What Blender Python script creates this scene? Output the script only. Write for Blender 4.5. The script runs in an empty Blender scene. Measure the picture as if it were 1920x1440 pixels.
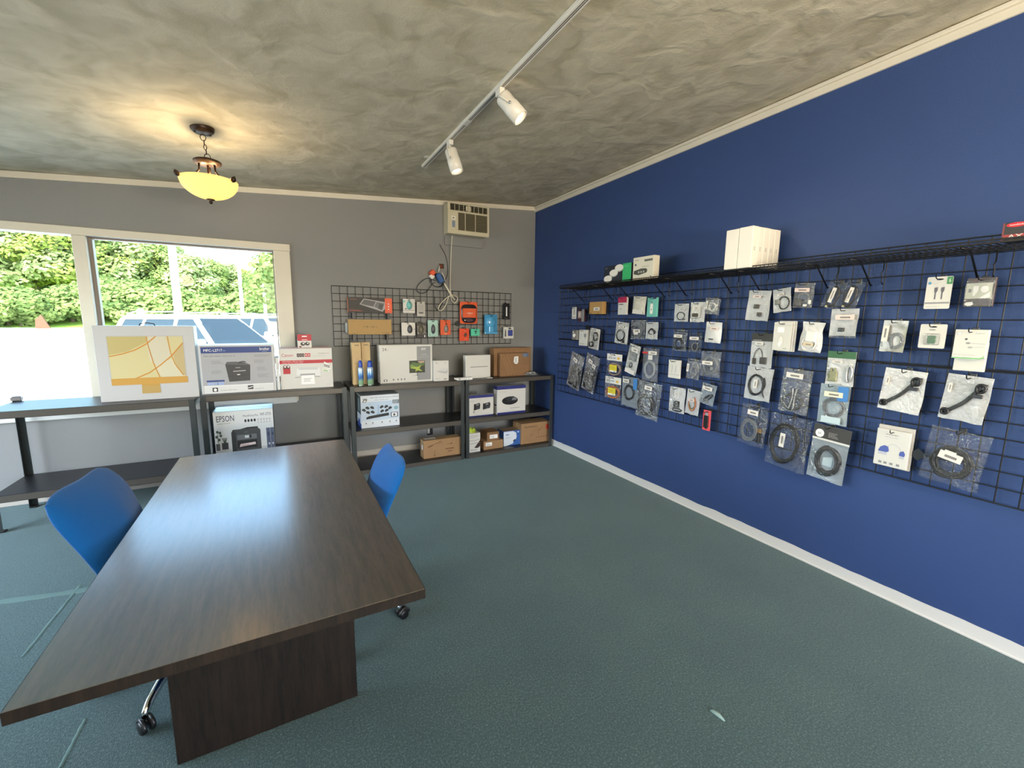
import bpy, bmesh, math, random
from mathutils import Vector, Matrix, noise

C = bpy.context.scene.collection
SC = bpy.context.scene
RND = random.Random(7)
PI = math.pi
rad = math.radians

# ------------------------------------------------------------------ camera
CAM = Vector((0, 0, 1.56))
YAW, PITCH, ROLL, FPX = 28.551, 8.428, 0.66, 801.0


def cam_axes():
    y, p, r = rad(YAW), rad(PITCH), rad(ROLL)
    fwd = Vector((math.sin(y) * math.cos(p), math.cos(y) * math.cos(p), -math.sin(p)))
    right = Vector((math.cos(y), -math.sin(y), 0))
    up = right.cross(fwd)
    return (right * math.cos(r) + up * math.sin(r), -right * math.sin(r) + up * math.cos(r), fwd)


CR, CU, CF = cam_axes()
cam_data = bpy.data.cameras.new('camera')
cam_data.sensor_width = 36.0
cam_data.lens = FPX / 1920 * 36.0
cam_data.clip_start = 0.02
cam_data.clip_end = 800
cam = bpy.data.objects.new('camera', cam_data)
cam.matrix_world = Matrix(((CR.x, CU.x, -CF.x, CAM.x), (CR.y, CU.y, -CF.y, CAM.y), (CR.z, CU.z, -CF.z, CAM.z), (0, 0, 0, 1)))
C.objects.link(cam)
SC.camera = cam

# ------------------------------------------------------------------ exposure, sky, sun, large lights
SC.view_settings.view_transform = 'Standard'
SC.view_settings.look = 'None'
SC.view_settings.gamma = 1.0
SC.view_settings.exposure = 0.0
SC.view_settings.use_curve_mapping = False
SC.cycles.max_bounces = 10
SC.cycles.transparent_max_bounces = 24
SC.cycles.sample_clamp_indirect = 6.0
SC.cycles.caustics_reflective = False
SC.cycles.caustics_refractive = False

world = bpy.data.worlds.new('world')
SC.world = world
world.use_nodes = True
wn, wl = world.node_tree.nodes, world.node_tree.links
wn.clear()
sky = wn.new('ShaderNodeTexSky')
sky.sky_type = 'NISHITA'
sky.sun_disc = False
sky.sun_elevation = rad(52)
sky.sun_rotation = rad(200)
sky.air_density = 1.0
sky.dust_density = 2.5
bg = wn.new('ShaderNodeBackground')
bg.inputs['Strength'].default_value = 2.0
wo = wn.new('ShaderNodeOutputWorld')
wl.new(sky.outputs[0], bg.inputs[0])
wl.new(bg.outputs[0], wo.inputs[0])


def light(name, kind, loc, power, col, rot=None, **kw):
    d = bpy.data.lights.new(name, kind)
    d.energy = power
    d.color = col
    for k, v in kw.items():
        setattr(d, k, v)
    o = bpy.data.objects.new(name, d)
    o.location = loc
    if rot:
        o.rotation_euler = rot
    C.objects.link(o)
    return o


light('sun', 'SUN', (0, -20, 40), 13.0, (1.0, 0.95, 0.86), (rad(42), 0, rad(-28)), angle=rad(0.6))
# area fill lamps added inside the unseen front and left window openings
light('front_ceiling_fill', 'AREA', (1.2, -3.05, 1.3), 520, (1.0, 0.86, 0.66), (rad(164), 0, 0), shape='RECTANGLE', size=2.9, size_y=1.2)  # added warm fill, tilted up to brighten the ceiling
light('left_window_fill', 'AREA', (-4.42, 2.5, 1.4), 230, (0.80, 0.92, 1.0), (rad(30), 0, rad(-90)), shape='RECTANGLE', size=3.4, size_y=1.6)  # added cool fill, aimed down to lift the left floor


# two warm point fills added behind the viewer to brighten the ceiling
light('warm_fill_light', 'POINT', (1.5, -0.9, 2.3), 60, (1.0, .80, .55), shadow_soft_size=.12)
light('warm_fill_light', 'POINT', (-1.6, -1.2, 2.3), 22, (1.0, .80, .55), shadow_soft_size=.12)


# ------------------------------------------------------------------ pixel rays of the photograph meeting real planes
def ray(px, py):
    return CR * ((px - 960) / FPX) - CU * ((py - 720) / FPX) + CF


def on_x(px, py, x):
    d = ray(px, py)
    return CAM + d * (x / d.x)


def on_y(px, py, y):
    d = ray(px, py)
    return CAM + d * (y / d.y)


def on_z(px, py, z):
    d = ray(px, py)
    return CAM + d * ((z - CAM.z) / d.z)


# ------------------------------------------------------------------ materials
def lin(c):
    if isinstance(c, str):
        c = [int(c[i:i + 2], 16) / 255 for i in (0, 2, 4)]
    return tuple(x / 12.92 if x <= 0.04045 else ((x + 0.055) / 1.055) ** 2.4 for x in c) + (1.0,)


MATS = {}


def mat(name, col='808080', rough=0.5, metal=0.0, bump=None, var=None, spec=0.5, coat=0.0, emit=None, coord='Object', sheen=0.0):
    """bump = (scale, strength, detail); var = (scale, amount)."""
    if name in MATS:
        return MATS[name]
    m = bpy.data.materials.new(name)
    m.use_nodes = True
    nt = m.node_tree
    b = nt.nodes['Principled BSDF']
    b.inputs['Base Color'].default_value = lin(col)
    b.inputs['Roughness'].default_value = rough
    b.inputs['Metallic'].default_value = metal
    b.inputs['Specular IOR Level'].default_value = spec
    b.inputs['Coat Weight'].default_value = coat
    if sheen:
        b.inputs['Sheen Weight'].default_value = sheen
        b.inputs['Sheen Roughness'].default_value = 0.5
    if emit:
        b.inputs['Emission Color'].default_value = lin(emit[0])
        b.inputs['Emission Strength'].default_value = emit[1]
    if bump or var:
        tc = nt.nodes.new('ShaderNodeTexCoord')
    if var:
        n = nt.nodes.new('ShaderNodeTexNoise')
        n.inputs['Scale'].default_value = var[0]
        n.inputs['Detail'].default_value = 5
        nt.links.new(tc.outputs[coord], n.inputs['Vector'])
        r = nt.nodes.new('ShaderNodeMapRange')
        r.inputs['From Min'].default_value = 0.3
        r.inputs['From Max'].default_value = 0.7
        r.inputs['To Min'].default_value = 1 - var[1]
        r.inputs['To Max'].default_value = 1 + var[1]
        nt.links.new(n.outputs['Fac'], r.inputs['Value'])
        mx = nt.nodes.new('ShaderNodeVectorMath')
        mx.operation = 'SCALE'
        mx.inputs[0].default_value = lin(col)[:3]
        nt.links.new(r.outputs[0], mx.inputs['Scale'])
        nt.links.new(mx.outputs[0], b.inputs['Base Color'])
    if bump:
        n = nt.nodes.new('ShaderNodeTexNoise')
        n.inputs['Scale'].default_value = bump[0]
        n.inputs['Detail'].default_value = bump[2] if len(bump) > 2 else 2
        nt.links.new(tc.outputs[coord], n.inputs['Vector'])
        bn = nt.nodes.new('ShaderNodeBump')
        bn.inputs['Strength'].default_value = bump[1]
        bn.inputs['Distance'].default_value = 0.01
        nt.links.new(n.outputs['Fac'], bn.inputs['Height'])
        nt.links.new(bn.outputs[0], b.inputs['Normal'])
    MATS[name] = m
    return m


def K(hexcol, rough=0.45):
    return mat('ink_' + hexcol + '_' + str(rough), hexcol, rough)


def clear_mat(name, tint='FFFFFF', gloss=0.10, fog=0.06, rough=0.12, bump=(55, 0.5), fres=True, fogcol='F2F6FA', fmax=0.6):
    if name in MATS:
        return MATS[name]
    m = bpy.data.materials.new(name)
    m.use_nodes = True
    nt = m.node_tree
    nt.nodes.clear()
    N = nt.nodes.new
    out = N('ShaderNodeOutputMaterial')
    tr = N('ShaderNodeBsdfTransparent')
    tr.inputs[0].default_value = lin(tint)
    gl = N('ShaderNodeBsdfGlossy')
    gl.inputs['Roughness'].default_value = rough
    df = N('ShaderNodeBsdfDiffuse')
    df.inputs[0].default_value = lin(fogcol)
    m1, m2 = N('ShaderNodeMixShader'), N('ShaderNodeMixShader')
    m1.inputs[0].default_value = fog
    nt.links.new(tr.outputs[0], m1.inputs[1])
    nt.links.new(df.outputs[0], m1.inputs[2])
    nt.links.new(m1.outputs[0], m2.inputs[1])
    nt.links.new(gl.outputs[0], m2.inputs[2])
    if fres:
        lw = N('ShaderNodeLayerWeight')
        lw.inputs['Blend'].default_value = 0.35
        mr = N('ShaderNodeMapRange')
        mr.inputs['To Min'].default_value = gloss
        mr.inputs['To Max'].default_value = min(1, gloss + fmax)
        nt.links.new(lw.outputs['Fresnel'], mr.inputs['Value'])
        nt.links.new(mr.outputs[0], m2.inputs[0])
    else:
        m2.inputs[0].default_value = gloss
    if bump:
        tc = N('ShaderNodeTexCoord')
        n = N('ShaderNodeTexNoise')
        n.inputs['Scale'].default_value = bump[0]
        n.inputs['Detail'].default_value = 3
        n.inputs['Distortion'].default_value = 1.5
        nt.links.new(tc.outputs['Object'], n.inputs['Vector'])
        bn = N('ShaderNodeBump')
        bn.inputs['Strength'].default_value = bump[1]
        bn.inputs['Distance'].default_value = 0.02
        nt.links.new(n.outputs['Fac'], bn.inputs['Height'])
        nt.links.new(bn.outputs[0], gl.inputs['Normal'])
        nt.links.new(bn.outputs[0], df.inputs['Normal'])
    nt.links.new(m2.outputs[0], out.inputs[0])
    MATS[name] = m
    return m


WHITE = mat('white_card', 'D4D3CF', 0.45)
BLACK = mat('black_plastic', '101012', 0.4)
WIRE = mat('black_wire', '0B0C10', 0.4)
CABLE = mat('black_cable', '15161A', 0.38)
CHROME = mat('chrome', 'D8DADC', 0.12, 1.0)
CARDB = mat('cardboard', '9C7A56', 0.75, var=(9, 0.07), bump=(120, 0.08))
CARDB2 = mat('dark_cardboard', '8A6848', 0.75, var=(9, 0.07), bump=(120, 0.08))
CLEAR = clear_mat('clear_plastic_film', gloss=0.035, fog=0.018, rough=.07, bump=(34, 1.0), fmax=.45)
HAZY = clear_mat('hazy_plastic_film', gloss=0.07, fog=0.08, rough=0.09, bump=(38, 1.0), fmax=.45)
WBAG = mat('white_foil', 'D2D3D5', 0.3, bump=(45, 0.5, 3), spec=0.6)
STEEL = mat('dark_shelf_steel', '3A3F40', 0.38, 0.35, bump=(260, 0.06), spec=0.5)
DECK = mat('black_shelf_board', '17171A', 0.36, bump=(90, 0.05))
RAIL = mat('shelf_beam', '55504A', 0.4, 0.3)


# ------------------------------------------------------------------ mesh building
class MB:
    def __init__(self):
        self.bm = bmesh.new()
        self.mats = []
        self.mi = 0

    def use(self, m):
        if m not in self.mats:
            self.mats.append(m)
        self.mi = self.mats.index(m)
        return self

    def _done(self, faces):
        for f in faces:
            f.material_index = self.mi

    def box(self, x0, y0, z0, x1, y1, z1, bevel=0.0, M=None, seg=1):
        vs = [self.bm.verts.new(p) for p in ((x0, y0, z0), (x1, y0, z0), (x1, y1, z0), (x0, y1, z0), (x0, y0, z1), (x1, y0, z1), (x1, y1, z1), (x0, y1, z1))]
        fs = [self.bm.faces.new([vs[i] for i in q]) for q in ((0, 3, 2, 1), (4, 5, 6, 7), (0, 1, 5, 4), (1, 2, 6, 5), (2, 3, 7, 6), (3, 0, 4, 7))]
        self._done(fs)
        if bevel:
            es = list({e for f in fs for e in f.edges})
            r = bmesh.ops.bevel(self.bm, geom=es, offset=bevel, segments=seg, affect='EDGES', profile=0.5)
            self._done(r['faces'])
            vs = list({v for f in r['faces'] for v in f.verts} | {v for v in vs if v.is_valid})
        if M:
            bmesh.ops.transform(self.bm, matrix=M, verts=[v for v in vs if v.is_valid])
        return self

    def hexa(self, pts):
        vs = [self.bm.verts.new(p) for p in pts]
        fs = [self.bm.faces.new([vs[i] for i in q]) for q in ((0, 3, 2, 1), (4, 5, 6, 7), (0, 1, 5, 4), (1, 2, 6, 5), (2, 3, 7, 6), (3, 0, 4, 7))]
        self._done(fs)
        return self

    def poly(self, pts):
        f = self.bm.faces.new([self.bm.verts.new(p) for p in pts])
        self._done([f])
        return self

    def prism(self, pts, d):
        """closed outline (3D points) extruded by the vector d"""
        d = Vector(d)
        a = [self.bm.verts.new(p) for p in pts]
        b = [self.bm.verts.new(Vector(p) + d) for p in pts]
        n = len(pts)
        fs = [self.bm.faces.new(a), self.bm.faces.new(list(reversed(b)))]
        for i in range(n):
            j = (i + 1) % n
            fs.append(self.bm.faces.new((a[j], a[i], b[i], b[j])))
        self._done(fs)
        return self

    def tube(self, pts, r, n=8, closed=False, cap=True):
        pts = [Vector(p) for p in pts]
        rs = r if isinstance(r, (list, tuple)) else [r] * len(pts)
        rings = []
        up = None
        m = len(pts)
        for i, p in enumerate(pts):
            if closed:
                t = pts[(i + 1) % m] - pts[i - 1]
            else:
                t = pts[min(i + 1, m - 1)] - pts[max(i - 1, 0)]
            if t.length < 1e-9:
                t = Vector((0, 0, 1))
            t.normalize()
            if up is None:
                up = Vector((0, 0, 1)) if abs(t.z) < 0.9 else Vector((1, 0, 0))
            a = t.cross(up)
            if a.length < 1e-6:
                a = t.cross(Vector((0.3, 1, 0.2)))
            a.normalize()
            b = a.cross(t).normalized()
            up = b
            rings.append([self.bm.verts.new(p + a * (math.cos(2 * PI * k / n) * rs[i]) + b * (math.sin(2 * PI * k / n) * rs[i])) for k in range(n)])
        fs = []
        for i in range(m if closed else m - 1):
            A, B = rings[i], rings[(i + 1) % m]
            for k in range(n):
                fs.append(self.bm.faces.new((A[k], A[(k + 1) % n], B[(k + 1) % n], B[k])))
        if cap and not closed:
            fs.append(self.bm.faces.new(list(reversed(rings[0]))))
            fs.append(self.bm.faces.new(rings[-1]))
        for f in fs:
            f.smooth = True
        self._done(fs)
        return self

    def lathe(self, prof, c=(0, 0, 0), n=24, M=None, cap=True):
        rings = []
        vs = []
        for r, z in prof:
            rings.append([self.bm.verts.new((c[0] + math.cos(2 * PI * k / n) * r, c[1] + math.sin(2 * PI * k / n) * r, c[2] + z)) for k in range(n)])
            vs += rings[-1]
        fs = []
        for A, B in zip(rings, rings[1:]):
            for k in range(n):
                fs.append(self.bm.faces.new((A[k], A[(k + 1) % n], B[(k + 1) % n], B[k])))
        if cap:
            fs.append(self.bm.faces.new(list(reversed(rings[0]))))
            fs.append(self.bm.faces.new(rings[-1]))
        for f in fs:
            f.smooth = True
        self._done(fs)
        if M:
            bmesh.ops.transform(self.bm, matrix=M, verts=vs)
        return self

    def grid(self, fn, nu, nv, closed_u=False):
        vs = [[self.bm.verts.new(fn(i / nu, j / nv)) for i in range(nu + (0 if closed_u else 1))] for j in range(nv + 1)]
        fs = []
        w = len(vs[0])
        for j in range(nv):
            for i in range(nu):
                fs.append(self.bm.faces.new((vs[j][i], vs[j][(i + 1) % w], vs[j + 1][(i + 1) % w], vs[j + 1][i])))
        for f in fs:
            f.smooth = True
        self._done(fs)
        return self

    def mesh(self, name):
        bmesh.ops.recalc_face_normals(self.bm, faces=self.bm.faces[:])
        me = bpy.data.meshes.new(name)
        self.bm.to_mesh(me)
        self.bm.free()
        for m in self.mats:
            me.materials.append(m)
        return me

    def build(self, name, m=None, parent=None, loc=None, rz=0.0, **props):
        if m and not self.mats:
            self.mats.append(m)
        o = bpy.data.objects.new(name, self.mesh(name))
        C.objects.link(o)
        if parent:
            o.parent = parent
        if loc is not None:
            o.location = loc
        if rz:
            o.rotation_euler = (0, 0, rz)
        for k, v in props.items():
            o[k] = v
        return o


def tag(o, label, cat, group=None):
    o['label'] = label
    o['category'] = cat
    if group:
        o['group'] = group
    return o


def empty(name, loc, label, cat, group=None, rz=0.0):
    o = bpy.data.objects.new(name, None)
    C.objects.link(o)
    o.location = loc
    o.rotation_euler = (0, 0, rz)
    o.empty_display_size = 0.1
    return tag(o, label, cat, group)


def share(o, parent, loc, rot=None, scale=None):
    c = o.copy()
    C.objects.link(c)
    c.parent = parent
    c.location = loc
    if rot is not None:
        c.rotation_euler = rot
    if scale is not None:
        c.scale = scale
    return c


def copy_tree(o, parent=None):
    c = o.copy()
    C.objects.link(c)
    c.parent = parent
    for ch in list(o.children):
        copy_tree(ch, c)
    return c


_TXT = {}


def text_geo(s):
    if s not in _TXT:
        cu = bpy.data.curves.new('txt', 'FONT')
        cu.body = s
        cu.resolution_u = 2
        ob = bpy.data.objects.new('txt', cu)
        me = bpy.data.meshes.new_from_object(ob)
        vs = [(v.co.x, v.co.y) for v in me.vertices]
        fs = [tuple(p.vertices) for p in me.polygons]
        x0, x1 = min(v[0] for v in vs), max(v[0] for v in vs)
        y0, y1 = min(v[1] for v in vs), max(v[1] for v in vs)
        vs = [((x - x0) / max(x1 - x0, 1e-6), (y - y0) / max(y1 - y0, 1e-6)) for x, y in vs]
        _TXT[s] = (vs, fs)
        bpy.data.objects.remove(ob)
        bpy.data.curves.remove(cu)
        bpy.data.meshes.remove(me)
    return _TXT[s]


class Print:
    """flat print on a vertical face: u,v in 0..1 over a w x h face whose lower left corner is (x0, z0); -y faces the viewer"""

    def __init__(self, w, h, y, x0=None, z0=0.0, axis='y', sgn=-1):
        self.w, self.h, self.y = w, h, y
        self.x0 = -w / 2 if x0 is None else x0
        self.z0 = z0
        self.axis, self.sgn = axis, sgn
        self.V, self.F, self.I, self.mats = [], [], [], []
        self.n = 0

    def P(self, u, v, k):
        a, z, d = self.x0 + u * self.w, self.z0 + v * self.h, self.y + self.sgn * (0.0003 * k + 0.000012 * self.n)
        return (a, d, z) if self.axis == 'y' else ((d, a, z) if self.axis == 'x' else (a, z, d))

    def poly(self, pts, m, k=1):
        if m not in self.mats:
            self.mats.append(m)
        self.n += 1
        b = len(self.V)
        self.V += [self.P(u, v, k) for u, v in pts]
        self.F.append(tuple(range(b, b + len(pts))))
        self.I.append(self.mats.index(m))
        return self

    def rect(self, u0, v0, u1, v1, m, k=1):
        return self.poly(((u0, v0), (u1, v0), (u1, v1), (u0, v1)), m, k)

    def ell(self, u, v, ru, rv, m, k=1, n=20, a0=0, a1=2 * PI):
        return self.poly([(u + ru * math.cos(a0 + (a1 - a0) * i / n), v + rv * math.sin(a0 + (a1 - a0) * i / n)) for i in range(n)], m, k)

    def line(self, pts, wd, m, k=1):
        """polyline of width wd (fraction of h)"""
        ar = self.w / self.h
        for (a, b), (c, d) in zip(pts, pts[1:]):
            dx, dy = (c - a) * ar, d - b
            L = math.hypot(dx, dy) or 1
            nx, ny = -dy / L * wd / 2 / ar, dx / L * wd / 2
            self.poly(((a + nx, b + ny), (c + nx, d + ny), (c - nx, d - ny), (a - nx, b - ny)), m, k)
        return self

    def text(self, s, u0, v0, u1, v1, m, k=2):
        vs, fs = text_geo(s)
        if m not in self.mats:
            self.mats.append(m)
        b = len(self.V)
        self.V += [self.P(u0 + x * (u1 - u0), v0 + y * (v1 - v0), k) for x, y in vs]
        self.F += [tuple(b + i for i in f) for f in fs]
        self.I += [self.mats.index(m)] * len(fs)
        return self

    def bars(self, u0, v0, u1, v1, n, m, k=2, fill=0.5):
        """lines of small print too fine to read"""
        for i in range(n):
            a = v1 - (i + 1) * (v1 - v0) / n
            e = u0 + (u1 - u0) * (0.6 + 0.4 * RND.random())
            u = u0
            while u < e - 1e-6:
                q = min(e, u + (u1 - u0) * (0.08 + 0.14 * RND.random()))
                self.rect(u, a, q, a + (v1 - v0) / n * fill, m, k)
                self.n -= 1
                u = q + (u1 - u0) * 0.03
        return self

    def build(self, name, parent):
        if not self.F:
            return None
        me = bpy.data.meshes.new(name)
        me.from_pydata(self.V, [], self.F)
        for m in self.mats:
            me.materials.append(m)
        me.polygons.foreach_set('material_index', self.I)
        o = bpy.data.objects.new(name, me)
        C.objects.link(o)
        o.parent = parent
        return o


def struct(o):
    o['kind'] = 'structure'
    return o


# ================================================================== ROOM SHELL
XR, YB, XL, YF = 2.98, 4.90, -4.6, -3.3


def ceil_z(x):
    return 3.0 + (x - XR) * 0.0735


def tex_mat(name, builder):
    m = bpy.data.materials.new(name)
    m.use_nodes = True
    builder(m.node_tree, m.node_tree.nodes['Principled BSDF'])
    MATS[name] = m
    return m


def nd(nt, kind, **inp):
    n = nt.nodes.new(kind)
    for k, v in inp.items():
        n.inputs[k.replace('_', ' ')].default_value = v
    return n


def ramp(nt, src, stops):
    r = nt.nodes.new('ShaderNodeValToRGB')
    e = r.color_ramp.elements
    e[0].position, e[0].color = stops[0][0], lin(stops[0][1])
    e[1].position, e[1].color = stops[-1][0], lin(stops[-1][1])
    for p, c in stops[1:-1]:
        x = e.new(p)
        x.color = lin(c)
    nt.links.new(src, r.inputs[0])
    return r


def carpet_nodes(nt, b):
    tc = nt.nodes.new('ShaderNodeTexCoord')
    n1 = nd(nt, 'ShaderNodeTexNoise', Scale=230.0, Detail=2.0)
    n2 = nd(nt, 'ShaderNodeTexNoise', Scale=2.2, Detail=3.0)
    n3 = nd(nt, 'ShaderNodeTexVoronoi', Scale=300.0)
    for n in (n1, n2, n3):
        nt.links.new(tc.outputs['Object'], n.inputs['Vector'])
    n4 = nd(nt, 'ShaderNodeTexNoise', Scale=125.0, Detail=1.5)
    nt.links.new(tc.outputs['Object'], n4.inputs['Vector'])
    av = nt.nodes.new('ShaderNodeMix')
    av.inputs[0].default_value = .5
    nt.links.new(n1.outputs['Fac'], av.inputs[2])
    nt.links.new(n4.outputs['Fac'], av.inputs[3])
    r = ramp(nt, av.outputs[0], ((0.32, '2A3F41'), (0.5, '374A4B'), (0.68, '5D7374')))
    r2 = ramp(nt, n2.outputs['Fac'], ((0.3, 'E2E8EC'), (0.7, 'FFFFF8')))
    mx = nt.nodes.new('ShaderNodeMix')
    mx.data_type = 'RGBA'
    mx.blend_type = 'MULTIPLY'
    mx.inputs[0].default_value = 1.0
    nt.links.new(r.outputs[0], mx.inputs[6])
    nt.links.new(r2.outputs[0], mx.inputs[7])
    nt.links.new(mx.outputs[2], b.inputs['Base Color'])
    b.inputs['Roughness'].default_value = 0.9
    b.inputs['Specular IOR Level'].default_value = 0.2
    b.inputs['Sheen Weight'].default_value = 0.5
    b.inputs['Sheen Tint'].default_value = lin('B9D4D8')
    bn = nd(nt, 'ShaderNodeBump', Strength=0.5, Distance=0.004)
    nt.links.new(n3.outputs['Distance'], bn.inputs['Height'])
    nt.links.new(bn.outputs[0], b.inputs['Normal'])


def ceiling_nodes(nt, b):
    tc = nt.nodes.new('ShaderNodeTexCoord')
    w = nd(nt, 'ShaderNodeTexNoise', Scale=2.6, Detail=3.0)
    nt.links.new(tc.outputs['Object'], w.inputs['Vector'])
    a = nt.nodes.new('ShaderNodeVectorMath')
    a.operation = 'MULTIPLY_ADD'
    a.inputs[1].default_value = (0.5, 0.5, 0.5)
    nt.links.new(w.outputs['Color'], a.inputs[0])
    nt.links.new(tc.outputs['Object'], a.inputs[2])
    n = nd(nt, 'ShaderNodeTexNoise', Scale=6.0, Detail=2.5, Roughness=0.45, Distortion=0.35)
    nt.links.new(a.outputs[0], n.inputs['Vector'])
    f = nd(nt, 'ShaderNodeTexNoise', Scale=110.0, Detail=2.0)
    nt.links.new(tc.outputs['Object'], f.inputs['Vector'])
    r = ramp(nt, n.outputs['Fac'], ((0.30, 'B0A890'), (0.5, 'C2BAA4'), (0.70, 'D0C8B2')))
    nt.links.new(r.outputs[0], b.inputs['Base Color'])
    b.inputs['Roughness'].default_value = 0.75
    b.inputs['Specular IOR Level'].default_value = 0.25
    mm = nt.nodes.new('ShaderNodeMath')
    mm.operation = 'MULTIPLY_ADD'
    mm.inputs[1].default_value = 0.12
    nt.links.new(f.outputs['Fac'], mm.inputs[0])
    nt.links.new(n.outputs['Fac'], mm.inputs[2])
    bn = nd(nt, 'ShaderNodeBump', Strength=0.24, Distance=0.05)
    nt.links.new(mm.outputs[0], bn.inputs['Height'])
    nt.links.new(bn.outputs[0], b.inputs['Normal'])


CARPET = tex_mat('carpet', carpet_nodes)
CEIL = tex_mat('ceiling_stucco', ceiling_nodes)
GREY = mat('grey_wall_paint', '8C8D8D', 0.75, bump=(160, 0.12, 3), spec=0.25)
NAVY = mat('navy_wall_paint', '31487A', 0.55, bump=(150, 0.15, 3), spec=0.35, var=(3, 0.03))
TRIM = mat('cream_trim_paint', 'D9D3C4', 0.5, var=(4, 0.03))
BASEW = mat('white_base_paint', 'D9D8D6', 0.5)

m = MB().use(CARPET)
m.box(XL - 0.1, YF - 0.1, -0.06, XR + 0.15, YB + 0.2, 0.0)
floor = struct(m.build('floor'))
# worn carpet seams and a pulled loop are pieces of the floor
SEAM = mat('carpet_seam_pile', '64807E', 0.9)


def seam(p, q, w=0.02, name='carpet_seam'):
    p, q = Vector(p), Vector(q)
    d = (q - p)
    t = Vector((-d.y, d.x, 0)).normalized() * w / 2
    m = MB().use(SEAM)
    n = 14
    def fn(u, v):
        j = noise.noise(Vector((u * 9 + p.x, v, p.y))) * w * 0.25
        return p + d * u + t * (2 * v - 1) + t.normalized() * j + Vector((0, 0, 0.0035 * (1 - abs(2 * v - 1)) + 0.0004))
    m.grid(fn, n, 2)
    return m.build(name, parent=floor)


a = on_z(20, 1126, 0); b = on_z(154, 1107, 0)
seam(a - (b - a) * 0.6, b + (b - a) * 0.6, 0.05)
seam(on_z(42, 1232, 0), on_z(150, 1098, 0), 0.015)
seam(on_z(112, 1440, 0), on_z(160, 1348, 0), 0.012)
m = MB().use(mat('pulled_loop', '809A96', 0.9))
p0, p1 = on_z(1331, 1333, 0), on_z(1359, 1353, 0)
m.tube([p0 + Vector((0, 0, 0.002)), p0.lerp(p1, 0.3) + Vector((0, 0.004, 0.007)), p0.lerp(p1, 0.7) + Vector((0, 0.006, 0.007)), p1 + Vector((0, 0, 0.002))], [0.003, 0.008, 0.009, 0.003], 6)
m.build('carpet_snag', parent=floor)

m = MB().use(CEIL)
m.hexa([(XL - 0.2, YF - 0.2, ceil_z(XL - 0.2)), (XR + 0.2, YF - 0.2, ceil_z(XR + 0.2)), (XR + 0.2, YB + 0.25, ceil_z(XR + 0.2)), (XL - 0.2, YB + 0.25, ceil_z(XL - 0.2)),
        (XL - 0.2, YF - 0.2, 3.3), (XR + 0.2, YF - 0.2, 3.3), (XR + 0.2, YB + 0.25, 3.3), (XL - 0.2, YB + 0.25, 3.3)])
struct(m.build('ceiling'))

m = MB().use(NAVY)
m.box(XR, YF - 0.1, 0, XR + 0.12, YB, ceil_z(XR) + 0.01)
struct(m.build('wall_right'))

# back wall round the window opening
WX0, WX1, WZ0, WZ1 = -4.25, 0.02, 0.775, 2.215
m = MB().use(GREY)
T = 0.14


def wall_piece(x0, x1, z0, z1=None):
    za, zb = (ceil_z(x0), ceil_z(x1)) if z1 is None else (z1, z1)
    m.hexa([(x0, YB, z0), (x1, YB, z0), (x1, YB + T, z0), (x0, YB + T, z0), (x0, YB, za), (x1, YB, zb), (x1, YB + T, zb), (x0, YB + T, za)])


wall_piece(XL, WX0, 0)
wall_piece(WX0, WX1, 0, WZ0)
wall_piece(WX0, WX1, WZ1)
wall_piece(WX1, 1.684, 0)
wall_piece(1.684, 1.744, 0, 2.15)      # strip with the cut hole
wall_piece(1.684, 1.744, 2.205)
wall_piece(1.744, XR, 0)
wall_back = struct(m.build('wall_back'))
m = MB().use(mat('old_red_brick', '7A4228', 0.85, var=(30, 0.3)))
m.box(1.68, YB + 0.05, 2.145, 1.75, YB + T - 0.01, 2.21)
m.build('hole_backing', parent=wall_back, label='reddish brown backing inside the small cut hole')
m = MB().use(GREY)
m.box(XL - 0.12, YF, 0, XL, YB, 0.6); m.box(XL - 0.12, YF, 2.3, XL, YB, ceil_z(XL))
m.box(XL - 0.12, YF, 0.6, XL, 0.8, 2.3); m.box(XL - 0.12, 4.4, 0.6, XL, YB, 2.3)
struct(m.build('wall_left'))
m = MB().use(GREY)
m.box(XL, YF - 0.12, 0, XR, YF, 0.5)
m.hexa([(XL, YF - 0.12, 2.5), (XR, YF - 0.12, 2.5), (XR, YF, 2.5), (XL, YF, 2.5), (XL, YF - 0.12, ceil_z(XL)), (XR, YF - 0.12, ceil_z(XR)), (XR, YF, ceil_z(XR)), (XL, YF, ceil_z(XL))])
m.box(XL, YF - 0.12, 0.5, -0.3, YF, 2.5); m.box(2.7, YF - 0.12, 0.5, XR, YF, 2.5)
struct(m.build('wall_front'))

GLASS = clear_mat('window_glass', 'F4FBF7', gloss=0.008, fog=0.0, rough=0.0, bump=None, fmax=0.12)
# window: boards of the frame, mullion, sash and panes
win = struct(empty('window_1', (-1.0, YB, WZ0), 'long shop window of two panes in a cream frame', 'window'))
del win['category']
off = Vector((1.0, -YB, -WZ0))


def wpart(name, mt, boxes, bevel=0.003, **kw):
    mm = MB().use(mt)
    for (x0, y0, z0, x1, y1, z1) in boxes:
        mm.box(x0 + off.x, y0 + off.y, z0 + off.z, x1 + off.x, y1 + off.y, z1 + off.z, bevel)
    return mm.build(name, parent=win, **kw)


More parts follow.
